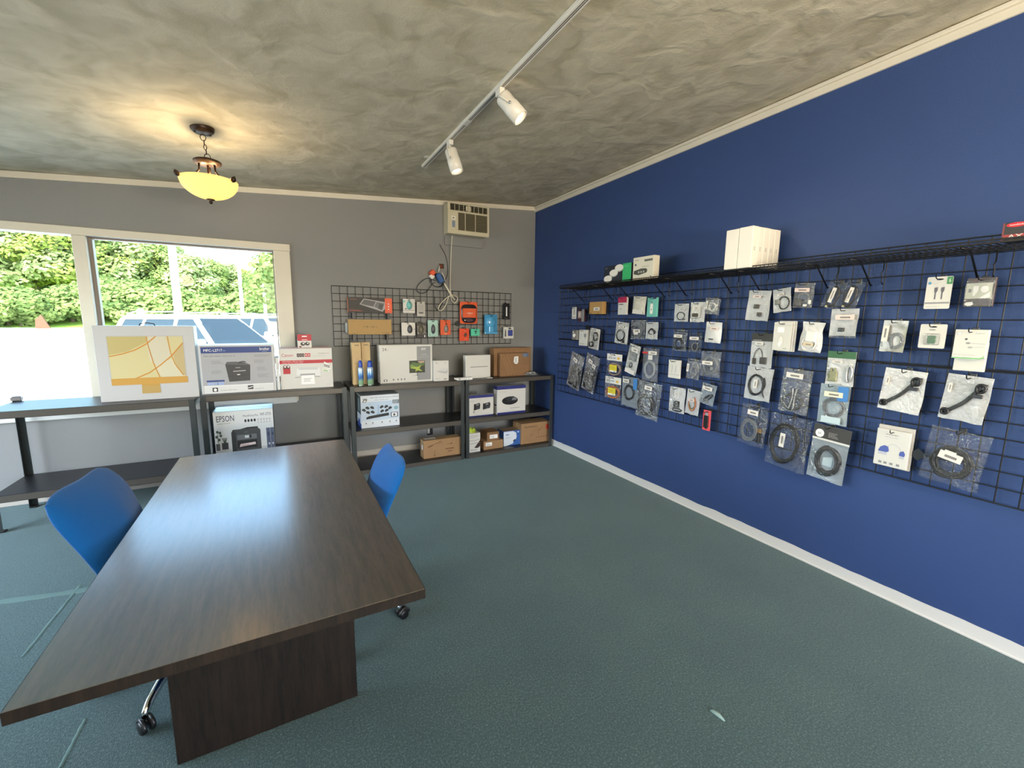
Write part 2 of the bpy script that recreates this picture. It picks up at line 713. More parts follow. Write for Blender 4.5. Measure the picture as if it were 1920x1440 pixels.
F0, F1 = YB - 0.022, YB + 0.10
wpart('head_board', TRIM, [(WX0 - 0.14, F0 - 0.003, 2.212, 0.146, F1, 2.276)])
wpart('jamb_board', TRIM, [(0.0, F0, 0.712, 0.142, F1, 2.211)])
wpart('jamb_board', TRIM, [(WX0 - 0.14, F0, 0.712, WX0, F1, 2.211)])
wpart('mullion_post', TRIM, [(-1.437, F0, 0.76, -1.352, F1, 2.211)])
wpart('mullion_post', TRIM, [(-2.90, F0, 0.76, -2.815, F1, 2.211)])
wpart('sill_board', mat('pale_sill_paint', 'D6D8D6', 0.45), [(WX0 - 0.14, F0 - 0.012, 0.70, 0.125, F1, 0.775)])
wpart('sash', mat('bronze_sash', '8C8076', 0.4), [(-1.351, YB + 0.03, 0.777, -1.325, F1 - 0.01, 2.209), (-1.324, YB + 0.03, 2.196, -0.001, F1 - 0.01, 2.21), (-0.012, YB + 0.04, 0.777, -0.001, F1 - 0.01, 2.195)], 0.002)
wpart('pane', GLASS, [(-1.33, YB + 0.055, 0.777, -0.005, YB + 0.061, 2.2)], 0)
wpart('pane', GLASS, [(-2.813, YB + 0.055, 0.777, -1.438, YB + 0.061, 2.21)], 0)
wpart('pane', GLASS, [(WX0, YB + 0.055, 0.777, -2.902, YB + 0.061, 2.21)], 0)

# frames of the openings in the left and front walls
m = MB().use(TRIM)
for (ya, yb2, za, zb) in ((0.72, 0.8, .52, 2.38), (4.4, 4.48, .52, 2.38), (0.8, 4.4, .52, .6), (0.8, 4.4, 2.3, 2.38), (2.57, 2.63, .6, 2.3)):
    m.box(XL - .125, ya, za, XL + .015, yb2, zb, .003)
struct(m.build('window_2'))
m = MB().use(TRIM)
for (xa, xb, za, zb) in ((-.38, -.3, .42, 2.58), (2.7, 2.78, .42, 2.58), (-.3, 2.7, .42, .5), (-.3, 2.7, 2.5, 2.58), (1.17, 1.23, .5, 2.5)):
    m.box(xa, YF - .125, za, xb, YF + .015, zb, .003)
struct(m.build('window_3'))

# ceiling trims, baseboard
m = MB().use(TRIM)
def trim_pts(x, y0, z0, y1, z1):
    return [(x, y0, ceil_z(x) + z0), (x, y1, ceil_z(x) + z1)]
m.hexa([(XL, YB - 0.016, ceil_z(XL) - 0.052), (XR - 0.015, YB - 0.016, ceil_z(XR) - 0.052), (XR - 0.015, YB, ceil_z(XR) - 0.052), (XL, YB, ceil_z(XL) - 0.052),
        (XL, YB - 0.016, ceil_z(XL) - 0.004), (XR - 0.015, YB - 0.016, ceil_z(XR) - 0.004), (XR - 0.015, YB, ceil_z(XR) - 0.004), (XL, YB, ceil_z(XL) - 0.004)])
struct(m.build('trim_1'))
m = MB().use(TRIM)
m.box(XR - 0.016, YF, 2.932, XR, YB, 2.972, 0.002)
m.box(XR - 0.034, YF, 2.972, XR, YB, 2.993, 0.004)
struct(m.build('trim_2'))
# white base band with a hand-cut wavy paint edge
m = MB().use(BASEW)
N = 150
top = []
for i in range(N + 1):
    y = YF + (YB - YF) * i / N
    z = 0.078 + 0.010 * noise.noise(Vector((y * 2.3, 1.7, 0))) + 0.006 * noise.noise(Vector((y * 9, 4.7, 0)))
    top.append((y, z))
for (ya, za), (yb, zb) in zip(top, top[1:]):
    m.poly([(XR - 0.004, ya, 0), (XR - 0.004, yb, 0), (XR - 0.004, yb, zb), (XR - 0.004, ya, za)])
    m.poly([(XR - 0.004, ya, za), (XR - 0.004, yb, zb), (XR, yb, zb), (XR, ya, za)])
m.box(XR - 0.011, YF, 0, XR - 0.0042, YB, 0.012, 0.002)
bmesh.ops.remove_doubles(m.bm, verts=m.bm.verts[:], dist=1e-5)
struct(m.build('baseboard_right'))
m = MB().use(mat('grey_base_paint', 'B9B2A8', 0.6))
m.box(-4.5, YB - 0.012, 0, XR - 0.02, YB, 0.09, 0.003)
struct(m.build('baseboard_back'))

# ================================================================== OUTSIDE
def ground_z(y):
    return -0.12 + max(0, y - 6) * 0.004


ASPH = mat('sunlit_asphalt', 'B9B8B4', 0.9, var=(0.6, 0.05), bump=(30, 0.3))
GRASS = mat('roadside_grass', '7FA03C', 0.9, var=(0.8, 0.25))
m = MB().use(ASPH)
m.grid(lambda u, v: (-120 + 240 * u, 5.1 + 64.9 * v, ground_z(5.1 + 64.9 * v)), 4, 20)
struct(m.build('ground'))
m = MB().use(mat('concrete_foundation', '9A9890', 0.9))
m.box(XL - 0.1, YB + T, -0.4, XR + 0.15, YB + T + 0.06, 0.6)
struct(m.build('wall_outside'))


def hill_h(x, y):
    """wooded slope: high on the left, falling away to the right"""
    t = max(0.0, min(1.0, (y - 70) / 60))
    s = max(0.0, min(1.0, (12 - x) / 60))
    return ground_z(70) + t * (2 + 26 * s) + noise.noise(Vector((x * .05, y * .05, 2))) * 1.2 * t


m = MB().use(GRASS)
m.grid(lambda u, v: (-140 + 260 * u, 70 + 90 * v, hill_h(-140 + 260 * u, 70 + 90 * v)), 30, 16)
struct(m.build('hillside'))


def leaf_mat(name, c1, c2):
    def f(nt, b):
        tc = nt.nodes.new('ShaderNodeTexCoord')
        n = nd(nt, 'ShaderNodeTexNoise', Scale=0.55, Detail=4.0)
        nt.links.new(tc.outputs['Object'], n.inputs['Vector'])
        r = ramp(nt, n.outputs['Fac'], ((0.35, c1), (0.65, c2)))
        out = nt.nodes['Material Output']
        d = nd(nt, 'ShaderNodeBsdfDiffuse')
        t = nd(nt, 'ShaderNodeBsdfTranslucent')
        mx = nd(nt, 'ShaderNodeMixShader')
        mx.inputs[0].default_value = 0.35
        nt.links.new(r.outputs[0], d.inputs[0])
        nt.links.new(r.outputs[0], t.inputs[0])
        nt.links.new(d.outputs[0], mx.inputs[1])
        nt.links.new(t.outputs[0], mx.inputs[2])
        nt.links.new(mx.outputs[0], out.inputs[0])
        nt.nodes.remove(b)
    return tex_mat(name, f)


LEAVES = [leaf_mat('lime_leaves', '72843C', 'A8B062'), leaf_mat('mid_green_leaves', '5E7444', '90A060'), leaf_mat('pale_green_leaves', '7C8C5A', 'AEB684')]
BARK = mat('bark', '6B5C4C', 0.9, var=(3, 0.2))


def crown_mesh(seed, lm, h, w, nb=17, per=480):
    r = random.Random(seed)
    V, F = [], []
    for b in range(nb):
        t = (b + 0.5) / nb
        z = h * (0.2 + 0.74 * t)
        R = w * 0.5 * math.sqrt(max(0.05, 1 - (1.9 * abs(t - 0.42)) ** 2))
        a = b * 2.4 + r.random()
        q = R * (0.35 + 0.5 * r.random())
        c = Vector((math.cos(a) * q, math.sin(a) * q, z))
        br = w * (0.19 + 0.08 * r.random())
        for i in range(per):
            d = Vector((r.gauss(0, 1), r.gauss(0, 1), r.gauss(0, 0.8))).normalized()
            p = c + Vector((d.x * br, d.y * br, d.z * br * 0.72)) * (0.72 + 0.36 * r.random())
            s = 0.17 + 0.22 * r.random()
            n = (d + Vector((r.uniform(-.7, .7), r.uniform(-.7, .7), r.uniform(-.2, .9)))).normalized()
            t1 = n.cross(Vector((r.random() - .5, r.random() - .5, r.random() + .1))).normalized()
            t2 = n.cross(t1)
            k = len(V)
            V += [p + t1 * s, p + t2 * s * .6 + n * s * .1, p - t1 * s, p - t2 * s * .6 + n * s * .1]
            F.append((k, k + 1, k + 2, k + 3))
    me = bpy.data.meshes.new('crown')
    me.from_pydata(V, [], F)
    me.materials.append(lm)
    return me


def trunk_mesh(h):
    m = MB().use(BARK)
    m.tube([(0, 0, -0.5), (0.05, 0, h * .25), (0, .06, h * .5), (.1, 0, h * .72)], [0.32, 0.24, 0.17, 0.07], 7)
    for a in (0.4, 2.2, 4.1, 5.4):
        m.tube([(0, 0, h * .3), (math.cos(a) * h * .1, math.sin(a) * h * .1, h * .45), (math.cos(a) * h * .2, math.sin(a) * h * .2, h * .6)], [0.14, 0.09, 0.03], 5)
    return m.mesh('trunk')


KINDS = [(crown_mesh(1, LEAVES[0], 11, 10), trunk_mesh(11)), (crown_mesh(2, LEAVES[1], 12, 9), trunk_mesh(12)), (crown_mesh(3, LEAVES[2], 9, 9), trunk_mesh(9)),
         (crown_mesh(4, LEAVES[1], 4.2, 7.5, 11, 420), trunk_mesh(3))]
KNAME = ['lime green tree', 'darker green tree', 'pale green tree', 'low spreading green tree']


def tree(k, x, y, s, label, group):
    z = hill_h(x, y) if y > 70 else ground_z(y)
    o = empty('tree', (x, y, z - 0.1), label, 'tree', group, RND.uniform(0, 6.28))
    o.scale = (s, s, s)
    for nm, me in (('crown', KINDS[k][0]), ('trunk', KINDS[k][1])):
        c = bpy.data.objects.new(nm, me)
        C.objects.link(c)
        c.parent = o
        if nm == 'crown':
            c['kind'] = 'stuff'


def px_dir(px, py=600):
    d = ray(px, py)
    return d.x / d.y


ORD = 'first second third fourth fifth sixth seventh eighth ninth tenth eleventh twelfth thirteenth'.split()
# trees are set in rows: verge, wood edge and up the slope
rows = [(74, -60, 640, 13, 3, 'at the edge of the parking lot'), (82, -70, 410, 9, 0, 'in the front row of the wood'), (93, -70, 330, 8, 1, 'in the middle rows of the wood'),
        (107, -70, 250, 7, 2, 'high on the wooded slope'), (123, -70, 215, 6, 0, 'along the top of the wooded slope'), (86, 380, 620, 9, 4, 'at the far right end of the wood')]
for y, a, b, n, k0, where in rows:
    for i in range(n):
        px = a + (b - a) * (i + 0.5) / n
        x = px_dir(px) * y + RND.uniform(-1.5, 1.5)
        k = k0 if k0 == 3 else (k0 + i) % 3
        # the wood's skyline falls away to the right
        sky_px = 400 if px < 240 else (400 + (px - 240) * .66 if px < 320 else 453 + (px - 320) * .38)
        y += RND.uniform(-3, 3)
        room = on_y(px, sky_px, y).z - (hill_h(x, y) if y > 70 else ground_z(y))
        sc = min(RND.uniform(0.9, 1.2), room / ((11.5, 12.5, 9.5, 4.6)[k]))
        if sc < .3:
            continue
        tree(k, x, y, sc, KNAME[k] + ' ' + where + ', ' + ORD[i] + ' from the left', 'trees ' + where)
for px, y, s, k in ((578, 40, 0.85, 1), (640, 60, 1.1, 0)):
    tree(k, px_dir(px) * y, y, s, ('darker green tree nearest the window, half behind its right jamb', 'lime green tree hidden beyond the right end of the window')[px > 600], None)

# poles
POLEM = mat('whitewashed_pole', 'E8E6E0', 0.8, var=(2, 0.05))
for px, y, h, r, lab in ((336, 26, 9, 0.17, 'thick white utility pole, nearest, rising behind the parked car'), (456, 42, 7.2, 0.14, 'thinner white pole right of the thick one, far down the road'), (499, 55, 6.2, 0.16, 'farthest short white pole by the right jamb of the window')):
    m = MB().use(POLEM)
    m.tube([(0, 0, -0.3), (0, 0, h * .5), (0, 0, h)], [r, r * .93, r * .85], 12)
    o = m.build('utility_pole', loc=(px_dir(px) * y, y, ground_z(y)))
    tag(o, lab, 'pole')
    m = MB().use(POLEM)
    m.box(-0.9, -0.06, h - 0.5, 0.9, 0.06, h - 0.38, 0.01)
    m.tube([(-0.7, 0, h - .38), (-0.7, 0, h - .24)], 0.04, 6); m.tube([(0.7, 0, h - .38), (0.7, 0, h - .24)], 0.04, 6)
    m.build('crossarm', parent=o)
m = MB().use(POLEM)
m.tube([(0, 0, -.2), (0, 0, 1.7)], 0.05, 8)
y = 48
sg = tag(m.build('road_sign', loc=(px_dir(266) * y, y, ground_z(y))), 'small white round road sign on a post before the trees', 'sign')
m = MB().use(mat('sign_face', 'F2F2EE', 0.6))
m.lathe([(0.3, -0.02), (0.3, 0.02)], n=20, M=Matrix.Translation((0, -.07, 1.9)) @ Matrix.Rotation(PI / 2, 4, 'X'))
m.build('sign_face', parent=sg)
# timber stump frame at the wood edge
m = MB().use(mat('rusty_timber', '5E3C2A', 0.85, var=(3, .2)))
y = 66
m.prism([(-0.6, 0, -0.2), (0.7, 0, -0.2), (0.0, 0, 1.5), (-0.5, 0, 1.0)], (0, 0.2, 0))
tag(m.build('timber_board', loc=(px_dir(78) * y, y, ground_z(y))), 'rust brown pointed board standing before the trees at left', 'board')

# ---- the parked cars
CARW = mat('white_car_paint', 'F2F3F4', 0.25, coat=0.6)
CARG = clear_mat('car_glass', '5A6870', gloss=0.035, fog=0.5, rough=0.03, bump=None, fogcol='36424A', fmax=.35)
TYRE = mat('tyre_rubber', '1B1B1D', 0.8)


def make_car(loc, heading, label):
    root = empty('suv', loc, label, 'car', None, heading)
    # local: +x forward, z up, length 4.7
    m = MB().use(CARW)
    def sec(x, zb, zt, hw, r=0.1):
        return [(x, -hw, zb), (x, hw, zb), (x, hw + .02, zb + (zt - zb) * .5), (x, hw - .04, zt), (x, -hw + .04, zt), (x, -hw - .02, zb + (zt - zb) * .5)]
    S = [sec(-2.32, .45, .92, .78), sec(-2.2, .32, 1.04, .88), (sec(-1.4, .28, 1.06, .92)), sec(0, .28, 1.05, .93), sec(.95, .28, 1.05, .92), sec(1.55, .28, 1.02, .90), sec(2.1, .32, .93, .86), sec(2.36, .42, .80, .74)]
    rings = [[m.bm.verts.new(p) for p in s] for s in S]
    for A, B in zip(rings, rings[1:]):
        for k in range(6):
            m.bm.faces.new((A[k], A[(k + 1) % 6], B[(k + 1) % 6], B[k]))
    m.bm.faces.new(rings[0]); m.bm.faces.new(list(reversed(rings[-1])))
    body = m.build('body', parent=root)
    md = body.modifiers.new('bevel', 'BEVEL'); md.width = 0.05; md.segments = 2
    m = MB().use(CARW)
    # greenhouse: roof and pillars
    zb, zr = 1.04, 1.72
    lo = [(-2.12, .84), (-1.3, .86), (-.2, .87), (.95, .84)]
    m.hexa([(-1.95, -.62, 1.62), (.30, -.60, 1.64), (.30, .60, 1.64), (-1.95, .62, 1.62), (-1.75, -.55, 1.74), (.05, -.55, 1.75), (.05, .55, 1.75), (-1.75, .55, 1.74)])
    for s in (-1, 1):
        for (xb, xt, wd) in ((-2.12, -1.93, .16), (-1.28, -1.2, .08), (-.22, -.28, .09)):
            m.prism([(xb, s * .86, zb), (xb + wd, s * .87, zb), (xt + wd, s * .61, 1.64), (xt, s * .61, 1.64)], (0, -s * .05, 0))
        m.prism([(.92, s * .84, zb), (1.02, s * .83, zb), (.34, s * .58, 1.66), (.22, s * .59, 1.66)], (0, -s * .05, 0))
    m.build('roof', parent=root)
    gl = []
    for s in (-1, 1):
        for (x0, x1, t0, t1) in ((-1.96, -1.28, -1.8, -1.2), (-1.2, -.22, -1.12, -.28), (-.13, .92, -.19, .24)):
            mm = MB().use(CARG)
            mm.prism([(x0, s * .852, zb + .02), (x1, s * .852, zb + .02), (t1, s * .60, 1.63), (t0, s * .60, 1.63)], (0, -s * .01, 0))
            mm.build('side_window', parent=root)
        mm = MB().use(CARW)
        mm.box(.72, s * .98 - .11, 1.02, .9, s * .98 + .11, 1.2, .04)
        mm.build('side_mirror', parent=root)
        mm = MB().use(mat('roof_rail', '9A9C9E', .3, .6))
        mm.tube([(-1.8, s * .54, 1.74), (-1.6, s * .54, 1.80), (-.2, s * .53, 1.81), (.05, s * .53, 1.75)], .018, 6)
        mm.build('roof_rail', parent=root)
        mm = MB().use(mat('headlight', 'B9CBD6', .12))
        mm.hexa([(2.02, s * .86, .70), (2.32, s * .70, .66), (2.30, s * .50, .66), (2.02, s * .60, .70), (2.0, s * .86, .90), (2.28, s * .72, .82), (2.27, s * .50, .82), (2.0, s * .60, .90)])
        mm.build('headlight', parent=root)
        for x in (-1.42, 1.42):
            mm = MB().use(TYRE)
            mm.lathe([(.2, -.1), (.34, -.1), (.36, -.06), (.36, .06), (.34, .1), (.2, .1)], n=24, M=Matrix.Translation((x, s * .86, .36)) @ Matrix.Rotation(PI / 2, 4, 'X'))
            w = mm.build('wheel', parent=root)
            mm = MB().use(mat('alloy_rim', 'C8CACC', .25, .8))
            mm.lathe([(.02, -.02), (.2, 0), (.22, .03)], n=20, M=Matrix.Translation((x, s * .95, .36)) @ Matrix.Rotation(-s * PI / 2, 4, 'X'))
            mm.build('rim', parent=w)
    mm = MB().use(CARG)
    mm.prism([(1.0, -.76, zb + .02), (1.0, .76, zb + .02), (.32, .56, 1.65), (.32, -.56, 1.65)], (.012, 0, .012))
    mm.build('windshield', parent=root)
    mm = MB().use(CARG)
    mm.prism([(-2.2, -.74, 1.1), (-2.2, .74, 1.1), (-1.97, .56, 1.62), (-1.97, -.56, 1.62)], (-.012, 0, .006))
    mm.build('rear_window', parent=root)
    mm = MB().use(mat('car_grille', '44484C', .4))
    mm.box(2.33, -.42, .5, 2.40, .42, .74, .01)
    mm.build('grille', parent=root)
    return root


d = ray(392, 620); p = CAM + d * 10.6
make_car((p.x, p.y, -0.13), math.atan2(-0.66, 0.75), 'white sport utility car with roof rails parked outside the window')
d = ray(512, 612); p = CAM + d * 15.5
make_car((p.x, p.y, -0.10), math.atan2(-0.72, 0.69), 'second white car behind the first, cut off by the jamb')

# ================================================================== SHELVES
def make_shelf(name, x0, x1, y0, y1, zs, label, top):
    """steel angle-post shelving: boards on beams, four posts"""
    root = empty(name, ((x0 + x1) / 2, y0, 0), label, 'shelf', 'low steel shelf units along the back wall')
    ox, oy = (x0 + x1) / 2, y0
    L = x1 - x0
    for z in zs:
        m = MB().use(DECK)
        m.box(-L / 2 + .006, .006, z - .012, L / 2 - .006, y1 - y0 - .006, z, .002)
        m.build('shelf_board', parent=root)
        for (a, b) in ((0.0, .028), (y1 - y0 - .028, y1 - y0)):
            m = MB().use(RAIL)
            m.box(-L / 2 + .03, a, z - .052, L / 2 - .03, a + .004, z - .002, .001)
            m.box(-L / 2 + .03, a, z - .052, L / 2 - .03, b, z - .048, .001)
            m.build('front_beam' if a == 0 else 'rear_beam', parent=root)
        m = MB().use(RAIL)
        m.box(-L / 2, .03, z - .052, -L / 2 + .004, y1 - y0 - .03, z - .002); 
        m.build('end_beam', parent=root)
        m = MB().use(RAIL)
        m.box(L / 2 - .004, .03, z - .052, L / 2, y1 - y0 - .03, z - .002)
        m.build('end_beam', parent=root)
    for sx in (-1, 1):
        for yy, sy in ((0, 1), (y1 - y0, -1)):
            m = MB().use(STEEL)
            xa = sx * L / 2
            m.box(min(xa, xa - sx * .04), min(yy - sy * .002, yy), 0.008, max(xa, xa - sx * .04), max(yy - sy * .002, yy) + .0015, top, .0006)
            m.box(min(xa, xa - sx * .003), min(yy, yy + sy * .04), 0.008, max(xa, xa - sx * .003), max(yy, yy + sy * .04), top, .0006)
            p = m.build('post', parent=root)
            m = MB().use(BLACK)
            m.box(min(xa, xa - sx * .045) , min(yy, yy + sy * .045) , 0, max(xa, xa - sx * .045), max(yy, yy + sy * .045), .012, .003)
            m.build('foot', parent=p)
    return root


SY0, SY1 = 4.35, 4.81
make_shelf('shelf_unit', 1.785, 2.945, SY0, SY1, (0.90, 0.455, 0.045), 'right-hand dark shelf unit against the navy wall, three boards', 0.905)
make_shelf('shelf_unit', 0.575, 1.765, SY0, SY1, (0.90, 0.455, 0.045), 'middle dark shelf unit holding the camera kit box, three boards', 0.905)
make_shelf('shelf_unit', -0.615, 0.545, SY0, SY1, (0.90, 0.30), 'dark shelf unit behind the table with the printer boxes', 0.905)
make_shelf('shelf_unit', -1.875, -0.645, 4.29, SY1, (0.885, 0.275), 'leftmost dark shelf unit under the window, two boards', 0.89)
# shelf post cap seen at the back of the left unit
m = MB().use(mat('grey_cap', '6F6A6A', .5))
m.box(-.03, -.02, 0, .03, .02, .028, .003)
m.box(-.022, -.014, .028, .022, .014, .034, .002)
tag(m.build('post_cap', loc=(-1.855, 4.79, 0.89)), 'small grey cap standing on the rear corner of the leftmost shelf', 'cap')

# ================================================================== CARTONS
def carton(name, w, d, h, loc, mt, label, cat='box', group=None, rz=0.0, bevel=0.002):
    """box whose front face looks along local -y; origin at the middle of the front bottom edge"""
    m = MB().use(mt)
    m.box(-w / 2, 0, 0, w / 2, d, h, bevel)
    o = m.build(name, loc=loc, rz=rz)
    tag(o, label, cat, group)
    return o


def rest(xl, xr, yt, z, y):
    """width, height, location of a box whose front face spans these pixels and which stands at height z, depth y"""
    a = on_y(xl, (yt + 700) / 2, y)
    b = on_y(xr, (yt + 700) / 2, y)
    # bottom pixel of the middle at height z
    c = Vector(((a.x + b.x) / 2, y, z))
    t = on_y((xl + xr) / 2, yt, y)
    return b.x - a.x, t.z - z, c


def flaps(o, w, d, h, mt=None, wd=0.05):
    """closed top flaps with a strip of tape"""
    m = MB().use(mt or mat('packing_tape', 'B99F74', 0.25))
    m.box(-w / 2 + .001, d / 2 - wd / 2, h, w / 2 - .001, d / 2 + wd / 2, h + .0006)
    m.box(-w / 2 - .0006, d / 2 - wd / 2, h - .05, -w / 2, d / 2 + wd / 2, h + .0006)
    m.build('tape', parent=o)
    m = MB().use(mat('carton_seam', '5C4630', 0.8))
    m.box(-w / 2 + .002, d / 2 - .0012, h + .0003, w / 2 - .002, d / 2 + .0012, h + .0009)
    m.build('flap_seam', parent=o)


TOPZ = 0.901
INK = K('2A2A2E'); LG = K('B8B8BA'); MG = K('8A8B8E'); DG = K('4A4B4E'); WI = K('F4F4F2')
RED = K('B5122B'); BLUEI = K('27407F'); ORANGE = K('E8501E')

# --- yellow computer box
w, h, c = rest(177, 366, 611, 0.886, 4.44)
o = carton('computer_box', w, 0.17, h, c, mat('computer_box_white', 'C2C2C3', .4), 'large white box printed with a yellow desktop computer')
P = Print(w, h, 0)
YL, YP, OR_ = K('D8B45A'), K('EFE3B0'), K('C98A34')
P.rect(.115, .27, .885, .87, K('B4B5B6'), 1)
P.rect(.125, .30, .875, .86, K('CFC493'), 2)
P.poly([(.125, .62), (.3, .66), (.5, .78), (.56, .86), (.125, .86)], K('BDAE74'), 3)
P.poly([(.52, .52), (.6, .46), (.74, .60), (.70, .86), (.52, .86), (.5, .74)], K('CFC8B0'), 3)
P.poly([(.56, .45), (.62, .30), (.86, .30), (.74, .55), (.66, .52)], K('D2CBB0'), 3)
P.poly([(.76, .62), (.875, .78), (.875, .32), (.84, .32), (.78, .44)], K('C0AD7E'), 3)
P.line([(.125, .60), (.25, .63), (.38, .68), (.5, .76), (.6, .86)], .014, OR_, 5)
P.line([(.36, .30), (.5, .37), (.62, .47), (.74, .59), (.875, .77)], .014, OR_, 5)
P.line([(.505, .86), (.515, .74), (.55, .50), (.60, .30)], .010, OR_, 5)
P.line([(.72, .86), (.735, .64), (.77, .48), (.85, .32)], .010, OR_, 5)
P.rect(.12, .215, .89, .305, K('C79848'), 6)
P.poly([(.41, .215), (.59, .215), (.595, .09), (.405, .09)], K('B99A5C'), 5)
P.rect(.41, .19, .59, .215, K('BE9648'), 6)
P.build('front_print', o)
m = MB().use(BLACK); m.tube([(-.05, .085, h), (-.045, .085, h + .016), (0, .085, h + .024), (.045, .085, h + .016), (.05, .085, h)], .004, 6)
m.build('carry_handle', parent=o)

# --- laser printer box
w, h, c = rest(373, 515, 647, TOPZ, 4.44)
o = carton('printer_box', w, 0.30, h, c, mat('printer_box_grey', 'C2C3C5', .4), 'light grey laser printer box with a blue top stripe')
P = Print(w, h, 0)
P.rect(.025, .015, .965, .985, K('A6A7AC'), 1)
P.rect(.03, .84, .96, .965, BLUEI, 2)
P.text('MFC-', .065, .872, .175, .925, WI, 3); P.text('L2717', .185, .872, .30, .925, WI, 3); P.text('DW', .305, .872, .345, .90, K('8FA3D0'), 3)
P.text('brother', .80, .885, .935, .945, WI, 3); P.bars(.83, .858, .91, .875, 1, K('8FA3D0'), 3)
P.bars(.06, .77, .47, .805, 1, MG, 3); P.bars(.06, .735, .42, .755, 1, LG, 3)
P.bars(.72, .75, .94, .80, 2, MG, 3)
for u, v, q in ((.15, .62, .17), (.14, .42, .15), (.71, .62, .16), (.745, .46, .16), (.745, .31, .17)):
    P.bars(u, v, u + q, v + .075, 3, K('8E9094'), 3)
P.rect(.03, .015, .96, .155, K('D8D9DA'), 2); P.rect(.03, .155, .96, .175, K('E6E6E6'), 2)
G1, G2, G3 = K('3B3C3E'), K('55575A'), K('2A2B2C')
P.poly([(.36, .24), (.64, .25), (.655, .58), (.62, .61), (.585, .62), (.57, .64), (.49, .635), (.48, .655), (.35, .655), (.325, .60)], G1, 3)
P.poly([(.335, .60), (.64, .575), (.62, .61), (.49, .62), (.48, .65), (.355, .65)], G2, 4)
P.rect(.40, .455, .605, .485, G3, 5); P.line([(.42, .455), (.59, .465)], .016, LG, 6); P.rect(.455, .525, .52, .535, LG, 5); P.rect(.47, .375, .51, .39, WI, 5)
P.line([(.345, .355), (.645, .37)], .008, G3, 5)
P.line([(.49, .635), (.57, .66), (.6, .63)], .02, G3, 5)
P.rect(.07, .25, .30, .285, BLUEI, 3); P.rect(.08, .185, .165, .24, K('9DB0D8'), 3); P.rect(.175, .185, .29, .24, K('9DB0D8'), 3); P.text('2', .195, .19, .22, .235, BLUEI, 4)
P.rect(.135, .045, .205, .13, G1, 4); P.ell(.17, .085, .02, .03, WI, 5); P.rect(.60, .06, .675, .145, G1, 4); P.poly([(.605, .085), (.67, .105), (.67, .12), (.605, .1)], WI, 5)
P.bars(.24, .06, .5, .09, 1, LG, 4); P.bars(.70, .06, .9, .09, 1, LG, 4)
P.build('front_print', o)
flaps(o, w, .30, h, mat('clear_tape', 'DDE2E6', .2))
# loose white slips between the printer boxes
m = MB().use(mat('white_foam', 'F1F4F6', .6))
m.box(-.012, 0, 0, .012, .25, .20, .004); m.box(-.010, .01, .20, .014, .2, .245, .004); m.box(-.016, .0, .245, .014, .22, .30, .004)
q = on_y(522, 700, 4.45)
tag(m.build('foam_block', loc=(q.x - .004, 4.45, TOPZ)), 'white foam packing wedged between the two printer boxes', 'foam')

# --- ink jet printer box
w, h, c = rest(523.5, 623, 653, TOPZ, 4.46)
o = carton('printer_box', w, 0.24, h, c, WHITE, 'white and red inkjet printer box on the shelf edge')
P = Print(w, h, 0)
P.text('Canon', .045, .80, .255, .875, RED, 2)
for u in (.325, .372, .419):
    P.rect(u, .79, u + .044, .875, K('2B1E22'), 2); P.rect(u + .012, .82, u + .032, .845, K('B08A8E'), 3)
for u in (.475, .53):
    P.rect(u, .79, u + .05, .875, RED, 2); P.rect(u + .012, .82, u + .036, .845, WI, 3)
P.text('PIXMA', .73, .85, .86, .88, K('6B7A6B'), 2); P.text('MG', .87, .85, .94, .88, K('B98A92'), 2); P.bars(.63, .80, .95, .825, 1, LG, 2)
P.rect(0, .625, 1, .71, RED, 2); P.text('Wireless All-In-One', .05, .675, .44, .695, WI, 3); P.bars(.05, .64, .53, .66, 1, K('E3A4AE'), 3)
P.rect(.06, .38, .19, .55, RED, 2); P.ell(.095, .55, .033, .05, K('331018'), 3); P.ell(.155, .55, .033, .05, K('331018'), 3); P.ell(.098, .56, .02, .03, K('D8C8CA'), 4); P.ell(.158, .56, .02, .03, K('D8C8CA'), 4)
PG1, PG2, PG3 = K('E2E2E2'), K('C9CACC'), K('9B9DA2')
P.poly([(.30, .34), (.75, .31), (.755, .46), (.72, .53), (.33, .53), (.31, .46)], PG1, 2)
P.poly([(.33, .53), (.72, .53), (.70, .46), (.35, .47)], PG2, 3)
P.rect(.37, .32, .65, .37, PG3, 4); P.poly([(.27, .27), (.37, .28), (.37, .30), (.27, .29)], PG3, 3); P.poly([(.64, .28), (.75, .27), (.75, .29), (.64, .30)], PG3, 3)
P.poly([(.38, .10), (.64, .09), (.63, .33), (.39, .33)], K('F4F4F4'), 5); P.bars(.43, .17, .59, .27, 3, LG, 6); P.line([(.38, .10), (.64, .09)], .008, LG, 6)
P.poly([(.82, .52), (.95, .45), (.965, .55), (.84, .66)], K('F6F6F4'), 4)
for i in range(8):
    u = .835 + i * .015
    P.line([(u, .525 - i * .006), (u + .006, .60 - i * .006)], .008 if i % 2 else .014, INK, 5)
P.poly([(.79, .44), (.92, .38), (.925, .44), (.80, .49)], K('DCE6D4'), 4); P.line([(.82, .445), (.90, .41)], .02, K('7FA36A'), 5)
P.build('front_print', o)
Print(w, .24, h, axis='z', sgn=1).rect(0, 0, 1, 1, K('D9A8A2'), 1).build('top_print', o)
mx, mz = c.x, TOPZ + h + .001
